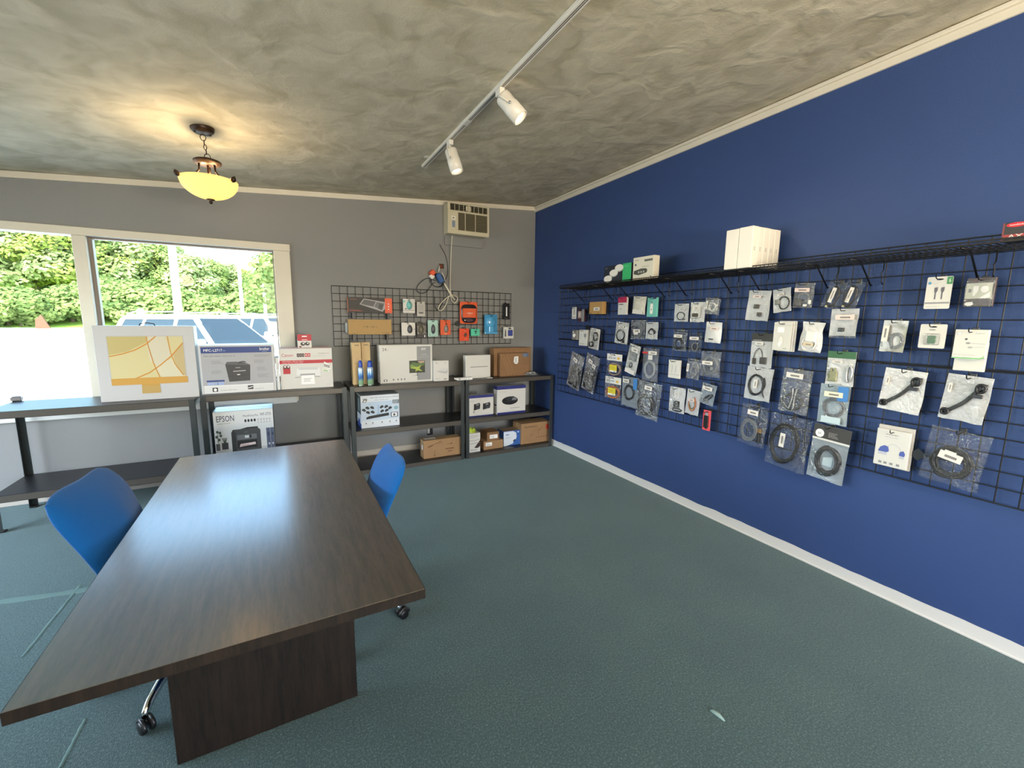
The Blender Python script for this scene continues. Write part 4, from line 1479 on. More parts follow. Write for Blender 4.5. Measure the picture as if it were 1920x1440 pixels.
make_chair((.205, 2.225, 0), rad(90), [rad(x) for x in (-30 - 90, 42 - 90, 114 - 90, 186 - 90, 258 - 90)], 'blue upholstered office chair tucked in on the right of the table')
make_chair((-.435, 2.20, 0), rad(-98), [rad(x) for x in (-109 + 98, -37 + 98, 35 + 98, 107 + 98, 179 + 98)], 'blue upholstered office chair tucked in on the left of the table', .045)

# ================================================================== PENDANT LAMP
BRONZE = mat('oil_rubbed_bronze', '3A2B22', .42, .7, bump=(60, .1))
PX0, PY0 = -.352, 3.535
pz = ceil_z(PX0)
pend = empty('pendant_lamp', (PX0, PY0, pz), 'bronze chain pendant lamp with a glowing cream glass bowl', 'lamp')
m = MB().use(BRONZE)
m.lathe([(.002, -.032), (.05, -.030), (.063, -.018), (.066, -.004), (.066, .006)], n=28)
m.build('ceiling_canopy', parent=pend)
m = MB().use(BRONZE)
for a in (.4, 3.5):
    m.lathe([(.006, -.040), (.006, -.03)], c=(math.cos(a) * .042, math.sin(a) * .042, .004), n=8)
m.build('canopy_screw', parent=pend)
ch = None
zc = -.036
for i in range(5):
    m = MB().use(BRONZE)
    L = (.020, .016, .016, .016, .022)[i]
    rr = (.015, .008, .008, .008, .017)[i]
    pts = []
    for k in range(14):
        t = 2 * PI * k / 14
        q = Vector((math.sin(t) * rr, 0, math.cos(t) * L))
        if i % 2:
            q = Vector((0, q.x, q.z))
        pts.append(q + Vector((.006 * i * .6, 0, zc - L)))
    m.tube(pts, .0024, 6, closed=True)
    m.build('chain_link', parent=pend)
    zc -= 2 * L - .005
zc += .002
bx = .012
m = MB().use(BRONZE)
m.lathe([(.01, 0), (.070, -.004), (.078, -.010), (.078, -.020), (.066, -.024), (.064, -.032), (.02, -.034)], c=(bx, 0, zc), n=28)
m.build('upper_plate', parent=pend)
m = MB().use(BRONZE)
m.tube([(bx, 0, zc - .03), (bx, 0, zc - .27)], .006, 8)
m.build('centre_rod', parent=pend)
rim = zc - .125
for k in range(3):
    a = rad(-35 + 120 * k)
    m = MB().use(BRONZE)
    ca, sa = math.cos(a), math.sin(a)
    m.tube([(bx + ca * .048, sa * .048, zc - .03), (bx + ca * .05, sa * .05, zc - .07), (bx + ca * .075, sa * .075, zc - .105), (bx + ca * .125, sa * .125, rim - .002), (bx + ca * .178, sa * .178, rim + .006)], .006, 8)
    o = m.build('curved_arm', parent=pend)
    m = MB().use(BRONZE)
    M = Matrix.Translation((bx + ca * .172, sa * .172, rim)) @ Matrix.Rotation(a, 4, 'Z') @ Matrix.Rotation(.5, 4, 'Y')
    m.lathe([(.004, -.018), (.014, -.010), (.016, .0), (.012, .012), (.003, .022)], n=10, M=M)
    m.build('bowl_clip', parent=o)


def bowl_nodes(nt, b):
    out = nt.nodes['Material Output']
    nt.nodes.remove(b)
    t = nd(nt, 'ShaderNodeBsdfTranslucent'); t.inputs[0].default_value = lin('FFF0CC')
    d = nd(nt, 'ShaderNodeBsdfDiffuse'); d.inputs[0].default_value = lin('F6E6B8')
    e = nd(nt, 'ShaderNodeEmission'); e.inputs[0].default_value = lin('FFE38A'); e.inputs[1].default_value = .14
    mx = nd(nt, 'ShaderNodeMixShader'); mx.inputs[0].default_value = .3
    ad = nd(nt, 'ShaderNodeAddShader')
    nt.links.new(t.outputs[0], mx.inputs[1]); nt.links.new(d.outputs[0], mx.inputs[2])
    nt.links.new(mx.outputs[0], ad.inputs[0]); nt.links.new(e.outputs[0], ad.inputs[1])
    nt.links.new(ad.outputs[0], out.inputs[0])


BOWL = tex_mat('cream_alabaster_glass', bowl_nodes)
m = MB().use(BOWL)
R = .162
outer = [(R * math.cos(t), -.118 * math.sin(t)) for t in [i * PI / 2 * .97 / 14 for i in range(15)]]
prof = [(r - .005, z + .002) for r, z in reversed(outer)] + outer
m.lathe(prof, c=(bx, 0, rim), n=40, cap=False)
bowl = m.build('glass_bowl', parent=pend)
m = MB().use(BRONZE)
m.lathe([(.003, -.148), (.010, -.142), (.011, -.132), (.006, -.128), (.026, -.121), (.022, -.117), (.003, -.116)], c=(bx, 0, rim), n=16)
m.build('finial', parent=pend)
for dx, dy in ((-.055, .01), (.06, -.02)):
    m = MB().use(mat('bulb_glass', 'FFF2D0', .4, emit=('FFE2A8', 55)))
    m.lathe([(.004, -.03), (.02, -.022), (.027, 0), (.02, .02), (.011, .032)], c=(bx + dx, dy, rim - .028), n=14)
    m.build('bulb', parent=pend)
light('pendant_bulb_light', 'POINT', (PX0 + bx - .055, PY0 + .01, pz + rim + .015), 7, (1.0, .74, .42), shadow_soft_size=.03)
light('pendant_bulb_light', 'POINT', (PX0 + bx + .06, PY0 - .02, pz + rim + .015), 7, (1.0, .74, .42), shadow_soft_size=.03)

# ================================================================== TRACK LIGHTS
LAMPW = mat('white_lamp_enamel', 'E4E0D6', .35)
TXX = 1.175
tz = ceil_z(TXX)
trk = empty('light_track', (TXX, 0, tz), 'white ceiling light track running from the room towards the corner', 'light track')
m = MB().use(LAMPW)
m.box(-.018, -2.2, -.020, .018, 3.79, .002, .002)
m.build('rail', parent=trk)
m = MB().use(mat('track_slot', '2E2C2A', .6))
m.box(-.0055, -2.2, -.0212, -.0025, 3.775, -.0202); m.box(.003, -2.2, -.0212, .006, 3.775, -.0202)
m.build('slot', parent=trk)
m = MB().use(LAMPW)
m.box(-.019, 2.78, -.0225, .019, 2.86, .002, .002)
m.build('joint_cover', parent=trk)
m = MB().use(LAMPW)
m.box(-.055, 3.56, -.008, -.018, 3.60, .002, .001)
m.build('mounting_clip', parent=trk)


def spot(y, tilt_axis_pts, label, power):
    """top: point under the rail; a,b: axis of the can from its rear end to its mouth"""
    top, a, b = [Vector(p) for p in tilt_axis_pts]
    root = empty('track_spotlight', top, label, 'lamp', None)
    m = MB().use(LAMPW)
    m.box(-.016, -.03, -.055, .016, .03, -.0212, .003)
    m.tube([(0, 0, -.055), (0, 0, -.085)], .008, 10)
    m.build('track_adapter', parent=root)
    ax = (b - a).normalized()
    L = (b - a).length
    q = ax.to_track_quat('Z', 'Y').to_matrix().to_4x4()
    M = Matrix.Translation(a - top) @ q
    m = MB().use(LAMPW)
    R = .047
    m.lathe([(.01, 0), (R * .86, .0), (R * .95, .010), (R * .95, L * .42), (R, L * .45), (R, L), (R * .9, L), (R * .88, L - .03)], n=30, M=M, cap=False)
    m.lathe([(.0, .0005), (R * .9, .0005)], n=30, M=M, cap=False)
    can = m.build('can', parent=root)
    m = MB().use(mat('lamp_glow', 'FFF2DA', .5, emit=('FFE9C4', 4)))
    m.lathe([(.0005, L - .022), (R * .6, L - .020), (R * .86, L - .026)], n=24, M=M, cap=False)
    m.build('bulb_face', parent=root)
    # yoke from the adapter round both sides of the can
    mid = a.lerp(b, .48) - top
    side = ax.cross(Vector((0, 0, 1)))
    side = side.normalized() if side.length > .05 else Vector((0, 1, 0))
    hd = Vector((0, 0, -.075))
    m = MB().use(LAMPW)
    m.tube([mid + side * (R + .004), (mid + side * (R + .006)).lerp(hd + side * (R + .006), .9), hd + side * (R * .8), hd - side * (R * .8), (mid - side * (R + .006)).lerp(hd - side * (R + .006), .9), mid - side * (R + .004)], .0045, 6)
    m.build('yoke', parent=root)
    m = MB().use(CHROME)
    for s in (-1, 1):
        m.lathe([(.007, -.004), (.007, .004)], n=10, M=Matrix.Translation(mid + side * s * (R + .007)) @ side.to_track_quat('Z', 'Y').to_matrix().to_4x4())
    m.build('pivot_screw', parent=root)
    l = light('spot_beam', 'SPOT', b - ax * .012, power, (1.0, .86, .66), spot_size=rad(95), spot_blend=.8, shadow_soft_size=.035)
    l.rotation_euler = ax.to_track_quat('-Z', 'Y').to_euler()
    return root


A1, B1 = on_x(942, 181, 1.19), on_x(969, 226, 1.255)
spot(2.31, ((1.175, A1.y + .0, tz), A1, Vector((1.275, B1.y - .01, B1.z + .012))), 'white cylindrical spotlight on the track, nearer of the two, tilted right', 45)
A2, B2 = on_x(845, 281, 1.18), on_x(849, 323, 1.20)
spot(3.2, ((1.175, A2.y, tz), A2, Vector((1.215, A2.y - .035, A2.z - .155))), 'white cylindrical spotlight at the far end of the track', 30)

# ================================================================== BACK WALL FITTINGS
ACW = mat('aged_cream_plastic', 'CFC7AC', .5, var=(6, .04))
ACD = mat('vent_dark', '231F14', .8)
ax0, ax1, az0, az1 = 1.735, 2.245, 2.525, 2.868
ay = 4.73
ac = empty('air_conditioner', ((ax0 + ax1) / 2, ay, az0), 'cream window air conditioner mounted high on the back wall', 'air conditioner')
W, Hh = ax1 - ax0, az1 - az0
m = MB().use(ACW)
m.box(-W / 2 + .008, .029, .01, W / 2 - .008, YB - ay, Hh - .01, .006)
m.build('cabinet', parent=ac)
m = MB().use(ACW)
fx0, fx1 = -W / 2, W / 2
gx0, gx1, gz0, gz1 = -W / 2 + .125, W / 2 - .022, .048, .236
vz0, vz1 = .256, Hh - .018
m.box(fx0, 0, 0, fx1, .03, gz0, .006); m.box(fx0, 0, gz1, fx1, .03, vz0, .004); m.box(fx0, 0, vz1, fx1, .03, Hh, .006)
m.box(fx0, .0005, gz0 - .004, gx0, .03, gz1 + .004, .002); m.box(gx1, .0005, gz0 - .004, fx1, .03, gz1 + .004, .002)
m.box(fx0, .0005, vz0 - .004, fx0 + .03, .03, vz1 + .004, .002); m.box(fx1 - .022, .0005, vz0 - .004, fx1, .03, vz1 + .004, .002); m.box(-.008, .0005, vz0 - .004, .008, .03, vz1 + .004, .002)
m.build('front_panel', parent=ac)
m = MB().use(ACD)
m.box(gx0, .022, gz0, gx1, .026, gz1); m.box(fx0 + .03, .024, vz0, fx1 - .022, .028, vz1)
m.build('grille_back', parent=ac)
GR = mat('grille_slat', '8A8166', .55)
m = MB().use(GR); m.box(gx0, -.002, -.0013, gx1, .012, .0013)
base = m.build('grille_slat', parent=ac, loc=(0, .006, gz0 + .006))
for i in range(1, 22):
    share(base, ac, (0, .006, gz0 + .006 + i * (gz1 - gz0 - .01) / 21.5))
for x in (gx0 + .085, gx0 + .21):
    m = MB().use(ACW); m.box(x - .003, .001, gz0, x + .003, .012, gz1); m.build('grille_bar', parent=ac)
for k, (va, vb) in enumerate(((fx0 + .032, -.010), (.010, fx1 - .024))):
    for i in range(3):
        z = vz0 + .012 + i * (vz1 - vz0 - .01) / 3
        m = MB().use(GR); m.box(va, .014, z, vb, .022, z + .002); m.build('vent_slat', parent=ac)
    for i in range(1, 4):
        x = va + (vb - va) * i / 4
        m = MB().use(ACW); m.box(x - .002, .005, vz0, x + .002, .012, vz1); m.build('vent_bar', parent=ac)
    m = MB().use(ACW); m.box(vb - .025 if k == 0 else va, .002, vz0 + .006, vb if k == 0 else va + .02, .016, vz1 - .006, .006); m.build('vent_tab', parent=ac)
m = MB().use(mat('knob_plate', 'E6E2D4', .4)); m.box(-.026, -.003, -.024, .026, .002, .024, .008)
kp = m.build('knob', parent=ac, loc=(fx0 + .065, 0, .17))
m = MB().use(INK); m.lathe([(.007, -.004), (.007, .006)], n=12, M=Matrix.Rotation(PI / 2, 4, 'X')); m.build('knob_pointer', parent=kp)
m = MB().use(mat('blue_grey_sticker', '7E8AA0', .5)); m.box(fx0 + .05, -.001, .07, fx0 + .085, .002, .14); m.build('control_sticker', parent=ac)
# power cord: down the wall, knotted, with loops
CORD = mat('cream_cord', 'E2DBC4', .45)


def yb(px, py, y):
    p = on_y(px, py, y)
    return Vector((p.x, y, p.z))


def smooth(pts, n=6):
    P = [Vector(p) for p in pts]
    out = []
    for i in range(len(P) - 1):
        p0, p1, p2, p3 = P[max(i - 1, 0)], P[i], P[i + 1], P[min(i + 2, len(P) - 1)]
        for k in range(n):
            t = k / n
            out.append(.5 * ((2 * p1) + (-p0 + p2) * t + (2 * p0 - 5 * p1 + 4 * p2 - p3) * t * t + (-p0 + 3 * p1 - 3 * p2 + p3) * t ** 3))
    out.append(P[-1])
    return out


Lc = Vector((-(ax0 + ax1) / 2, -ay, -az0))
m = MB().use(CORD)
pts = [yb(848, 442, 4.755), yb(846, 470, 4.84), yb(845, 500, 4.85), yb(844, 535, 4.848), yb(845, 552, 4.84), yb(838, 558, 4.83), yb(826, 570, 4.83), yb(822, 580, 4.832), yb(828, 582, 4.836), yb(836, 572, 4.838), yb(840, 560, 4.835), yb(846, 553, 4.828), yb(856, 556, 4.832), yb(858, 562, 4.834), yb(852, 568, 4.836), yb(847, 562, 4.83), yb(844, 552, 4.824), yb(836, 538, 4.83), yb(832, 529, 4.835)]
m.tube([p + Lc for p in smooth(pts)], .0042, 8)
m.build('power_cord', parent=ac)
m = MB().use(CORD)
m.tube([p + Lc for p in (yb(833, 531, 4.822), yb(845, 551, 4.815), yb(852, 562, 4.818))], .008, 8)
m.build('cord_bundle', parent=ac)
m = MB().use(GREY)
m.box(1.75, YB - .022, 2.42, 2.23, YB - .0005, 2.518, .002)
m.box(1.735, YB - .008, 2.44, 1.747, YB - .0005, 2.515, .001)
struct(m.build('trim_3'))
# hole for the cord is an open cut in wall_back; cable stub above it
m = MB().use(CABLE)
m.tube([p for p in smooth([yb(824.5, 458, 4.895), yb(828, 465, 4.885), yb(836, 480, 4.88), yb(839.5, 498, 4.88), yb(839, 515, 4.875), yb(834, 527, 4.865), yb(826, 532, 4.86)])], .003, 6)
tag(m.build('coax_cable', None), 'thin grey cable coming out of the back wall above the plug', 'cable')
cp = yb(820, 520, 4.86)
tap = empty('power_tap', cp, 'orange and blue power tap with coiled black cord above the grid', 'power tap')
for nm, mt, (a, b), M in (('orange_block', mat('tap_orange', 'E4552C', .4), (.055, .06), Matrix.Translation((-.065, -.02, .045)) @ Matrix.Rotation(.75, 4, 'Y')),
                          ('white_block', mat('tap_white', 'E9E6DF', .4), (.05, .05), Matrix.Translation((-.072, -.015, .004)) @ Matrix.Rotation(.8, 4, 'Y')),
                          ('blue_block', mat('tap_blue', '2F5A96', .4), (.06, .11), Matrix.Translation((.018, -.03, -.012)) @ Matrix.Rotation(-.5, 4, 'Y'))):
    m = MB().use(mt); m.box(-a / 2, -.03, -b / 2, a / 2, .03, b / 2, .008, M=M); m.build(nm, parent=tap)
m = MB().use(mat('tap_white')); m.tube([(.035, -.062, .05), (.06, -.064, .0), (.072, -.06, -.045)], .004, 6); m.tube([(.0, -.05, .06), (.02, -.02, .11), (.03, .0, .13)], .005, 6); m.build('white_strap', parent=tap)
m = MB().use(CABLE)
cc = Vector((.0, -.005, -.035))
for k in range(4):
    m.tube([cc + Vector((math.cos(t) * (.085 - .004 * k), .006 * k - .01, math.sin(t) * (.075 - .005 * k) - .004 * k)) for t in [i * 2 * PI / 28 for i in range(28)]], .004, 6, closed=True)
m.build('coiled_cord', parent=tap)
m = MB().use(CABLE)
loop = smooth([yb(817, 527, 4.85), yb(806, 521.5, 4.85), yb(794, 525, 4.85), yb(783, 536, 4.85), yb(782, 545, 4.848), yb(790, 550, 4.845), yb(800, 547, 4.845), yb(806, 539, 4.847), yb(811, 532, 4.85), yb(816, 530, 4.85)])
m.tube([p - cp for p in loop], .0042, 6)
m.build('loop_cord', parent=tap)
m = MB().use(CABLE)
m.tube([p - cp for p in smooth([yb(828, 532, 4.85), yb(831, 543, 4.848), yb(832, 555, 4.845), yb(830, 568, 4.845), yb(824, 579, 4.845), yb(819, 581, 4.845), yb(815.5, 572, 4.845), yb(815, 556, 4.848)])], .004, 6)
m.build('hanging_cord', parent=tap)
m = MB().use(mat('nail_grey', '77746C', .4, .6)); m.lathe([(.004, 0), (.004, .008)], n=8, M=Matrix.Rotation(PI / 2, 4, 'X'))
q = yb(825.5, 475.5, YB)
tag(m.build('nail', loc=q), 'small nail mark in the wall under the grey cable', 'nail')
# wall outlet without a cover plate, seen under the middle shelf
q = yb(806, 807, YB)
m = MB().use(mat('outlet_box_dark', '17131C', .5)); m.box(-.036, -.004, -.055, .036, -.0005, .055, .002)
o = tag(m.build('wall_outlet', loc=q), 'open wall outlet without cover plate under the middle shelf', 'outlet')
m = MB().use(WHITE); m.box(-.032, -.014, -.033, -.006, -.0045, .033, .003); s = m.build('receptacle', parent=o)
m = MB().use(MG); m.box(-.024, -.0146, .008, -.014, -.0138, .022); m.box(-.024, -.0146, -.022, -.014, -.0138, -.008); m.build('socket_slot', parent=s)

# ================================================================== WIRE GRIDS
def unit_rod():
    m = MB().use(WIRE)
    m.tube([(0, 0, 0), (1, 0, 0)], 1.0, 8)
    return m.mesh('grid_wire')


ROD = unit_rod()
CELL = .0775


def grid_panel(loc, rz, ncol, nrow, label, group, r=.0029):
    """panel in the local xz plane, lower left corner at the origin"""
    root = empty('wire_grid', loc, label, 'grid panel', group, rz)
    W, H = ncol * CELL, nrow * CELL
    for i in range(nrow + 1):
        o = bpy.data.objects.new('horizontal_wire', ROD); C.objects.link(o); o.parent = root
        o.location = (0, -.003, i * CELL); o.scale = (W, r * (1.25 if i in (0, nrow) else 1), r * (1.25 if i in (0, nrow) else 1))
    for i in range(ncol + 1):
        o = bpy.data.objects.new('vertical_wire', ROD); C.objects.link(o); o.parent = root
        o.location = (i * CELL, .003, 0); o.rotation_euler = (0, -PI / 2, 0); o.scale = (H, r, r)
    return root


GX = 2.945
Z0, Z1 = .728, 1.356
GRP = 'black wire grid panels on the navy wall'
grid_panel((GX, 4.255, Z1), rad(-90), 28, 8, 'upper black wire grid panel on the far half of navy wall', GRP)
grid_panel((GX, 4.255, Z0), rad(-90), 28, 8, 'lower black wire grid panel on the far half of navy wall', GRP)
grid_panel((GX, 2.072, Z1), rad(-90), 28, 8, 'upper black wire grid panel on the near half of navy wall', GRP)
grid_panel((GX, 2.072, Z0), rad(-90), 28, 8, 'lower black wire grid panel on the near half of navy wall', GRP)
GY = 4.868
g0, g1 = on_y(624.5, 600, GY).x, on_y(958, 600, GY).x
CB = CELL
CELL = (g1 - g0) / 27
grid_panel((g0, GY, 1.272), 0, 27, 8, 'black wire grid panel on the grey back wall above the shelves', None)
CELLB, CELL = CELL, CB

# wire shelf along the top of the right-hand grids
WS0, WS1, WSZ = 3.845, -.3, 1.906
ws = empty('wire_shelf', (2.80, (WS0 + WS1) / 2, WSZ), 'long black wire shelf fixed above the grids on navy wall', 'shelf')
cy = (WS0 + WS1) / 2
m = MB().use(WIRE)
for x in (2.655, 2.935):
    m.tube([(x - 2.8, WS1 - cy, 0), (x - 2.8, WS0 - cy, 0)], .0042, 6)
m.tube([(2.655 - 2.8, WS1 - cy, .013), (2.655 - 2.8, WS0 - cy, .013)], .0035, 6)
m.build('edge_rod', parent=ws)
m = MB().use(WIRE)
n = int((WS0 - WS1) / .0255)
for i in range(n + 1):
    y = WS1 + (WS0 - WS1) * i / n - cy
    m.box(2.655 - 2.8, y - .0017, -.003, 2.935 - 2.8, y + .0017, .0005)
    m.box(2.6535 - 2.8, y - .0017, -.003, 2.6565 - 2.8, y + .0017, .014)
o = m.build('wire_deck', parent=ws); o['kind'] = 'stuff'
m = MB().use(WIRE)
for x in (2.73, 2.80, 2.87):
    m.tube([(x - 2.8, WS1 - cy, -.005), (x - 2.8, WS0 - cy, -.005)], .003, 6)
m.build('cross_rod', parent=ws)
for px in (1096, 1150, 1182, 1247, 1288, 1372, 1426, 1551, 1631, 1829):
    q = on_x(px, 560, 2.94)
    if not (WS1 < q.y < WS0):
        continue
    m = MB().use(WIRE)
    y = q.y - cy
    m.tube([(.14, y, -.125), (.13, y, -.13), (-.02, y, -.006), (-.13, y, -.006)], .0045, 6)
    br = m.build('shelf_bracket', parent=ws)
    m = MB().use(WIRE)
    m.tube([(.125, y - .05, .02), (.128, y - .05, -.05), (.105, y - .05, -.065), (.128, y - .05, -.085), (.118, y - .05, -.11), (.14, y - .05, -.125)], .003, 6)
    m.build('shelf_bracket', parent=ws)

# ---- boxes standing on the wire shelf
SZ = WSZ + .0048


def shelf_box(name, xl, xr, yt, x, d, mt, label, group=None):
    a, b = on_x(xl, 500, x), on_x(xr, 500, x)
    t = on_x((xl + xr) / 2, yt, x)
    w, h = a.y - b.y, t.z - SZ
    c = Vector((x, (a.y + b.y) / 2, SZ))
    o = carton(name, w, d, h, c, mt, label, 'box', group, rad(-90))
    return o, w, h


o, w, h = shelf_box('mesh_router_box', 1133, 1184, 496, 2.70, .10, mat('navy_print_box', '1B2233', .35), 'navy and green box printed with three white round devices')
P = Print(w, h, 0)
P.rect(.70, .02, 1, 1, K('2FB56E'), 1); P.bars(.75, .82, .92, .88, 2, K('7FDCA8'), 2)
for u, v in ((.57, .80), (.38, .55), (.17, .25)):
    P.ell(u, v - .03, .155, .19, K('B9B6B0'), 2 + int(10 * (1 - v)), 18); P.ell(u, v + .02, .155, .18, K('EDEAE4'), 3 + int(10 * (1 - v)), 18)
P.bars(.05, .84, .14, .92, 2, K('7F8AA4'), 2)
P.build('front_print', o)
o, w, h = shelf_box('router_box', 1187, 1225.5, 481, 2.70, .065, mat('cream_print_box', 'E8E3D2', .4), 'cream box printed with a dark flat router')
P = Print(w, h, 0)
P.poly([(.05, .28), (.30, .22), (.68, .30), (.72, .40), (.66, .48), (.42, .50), (.06, .42)], K('4A4A46'), 1)
for u in (.30, .42, .54):
    P.ell(u, .35, .04, .05, K('B9B6AC'), 2, 10)
P.rect(.55, .78, .94, .87, K('6A6A62'), 1); P.bars(.08, .86, .3, .91, 1, K('7A7A72'), 1); P.ell(.13, .68, .05, .05, K('4F5A70'), 1, 8); P.bars(.45, .54, .9, .62, 2, K('B9B6AC'), 1); P.ell(.88, .12, .025, .03, DG, 1, 8)
P.rect(0, 0, 1, .04, K('D8A86A'), 1)
P.build('front_print', o)

TABW = mat('white_tablet_box', 'E9E5DC', .4)
fx = 2.63
a, b, c2 = on_x(1360, 460, fx), on_x(1384, 460, fx), on_x(1410, 460, fx)
ht = on_x(1410, 423, fx).z - SZ
lab = ['white tablet box nearest the shelf edge', 'white tablet box second from the shelf edge', 'white tablet box in the middle of the row', 'white tablet box second from the wall', 'white tablet box nearest the wall']
dpt = (2.93 - fx) / 5.1
for i in range(5):
    w = b.y - c2.y - .002
    o = carton('tablet_box', w, dpt - .0015, ht - .001 * (i % 2), (fx + i * dpt, (b.y + c2.y) / 2, SZ), TABW, lab[i], 'box', 'white tablet boxes on the wire shelf', rad(-90), .0025)
    P = Print(dpt, ht, w / 2, x0=0, axis='x', sgn=1); P.bars(.35, .42, .62, .52, 3, MG, 1); P.build('spine_print', o)
w = a.y - b.y - .003
carton('tablet_box', w, .14, ht - .002, (fx, (a.y + b.y) / 2, SZ), TABW, 'white tablet box left of the row, its plain face to the room', 'box', 'white tablet boxes on the wire shelf', rad(-90), .0025)

o, w, h = shelf_box('game_box', 1868, 1990, 413, 2.68, .10, mat('charcoal_print_box', '2E2A28', .4), 'charcoal router box with a red stripe at the right edge')
P = Print(w, h, 0)
P.rect(0, .12, 1, .34, K('A63A3C'), 1); P.text('AX', .10, .15, .34, .33, WI, 2); P.ell(.22, .86, .17, .13, K('C8202C'), 1, 20); P.text('wavlink', .10, .82, .33, .91, WI, 2); P.rect(0, 0, .03, 1, K('7A3A38'), 1)
P.build('front_print', o)
m = MB().use(mat('paper_strip', 'D8DAD6', .6)); m.box(-w / 2, -.012, -.0012, w / 2, .02, -.0003)
m.build('bottom_flap', parent=o)

# ================================================================== HANGING GOODS
HOOKM = mat('hook_wire', '0C0C0F', .35, .4)


def make_hook(loc, rz, back, front, label, group, plate=True, holder=None):
    """wire prong clipped on the grid; origin where the goods hang"""
    m = MB().use(HOOKM)
    m.tube([(0, back - .004, .004), (0, 0, .0), (0, -front + .012, -.002), (0, -front, .004), (0, -front - .004, .018)], .0024, 6)
    o = tag(m.build('display_hook', loc=loc, rz=rz), label, 'hook', group)
    if plate:
        m = MB().use(BLACK)
        m.box(-.013, back - .012, -.012, .013, back - .006, .022, .002)
        m.build('clip_plate', parent=o)
    if holder:
        m = MB().use(BLACK)
        h = .034
        m.prism([(holder[0] - h, back - .015, holder[1]), (holder[0], back - .015, holder[1] - h), (holder[0] + h, back - .015, holder[1]), (holder[0], back - .015, holder[1] + h)], (0, -.0025, 0))
        m.build('tag_holder', parent=o)
    return o


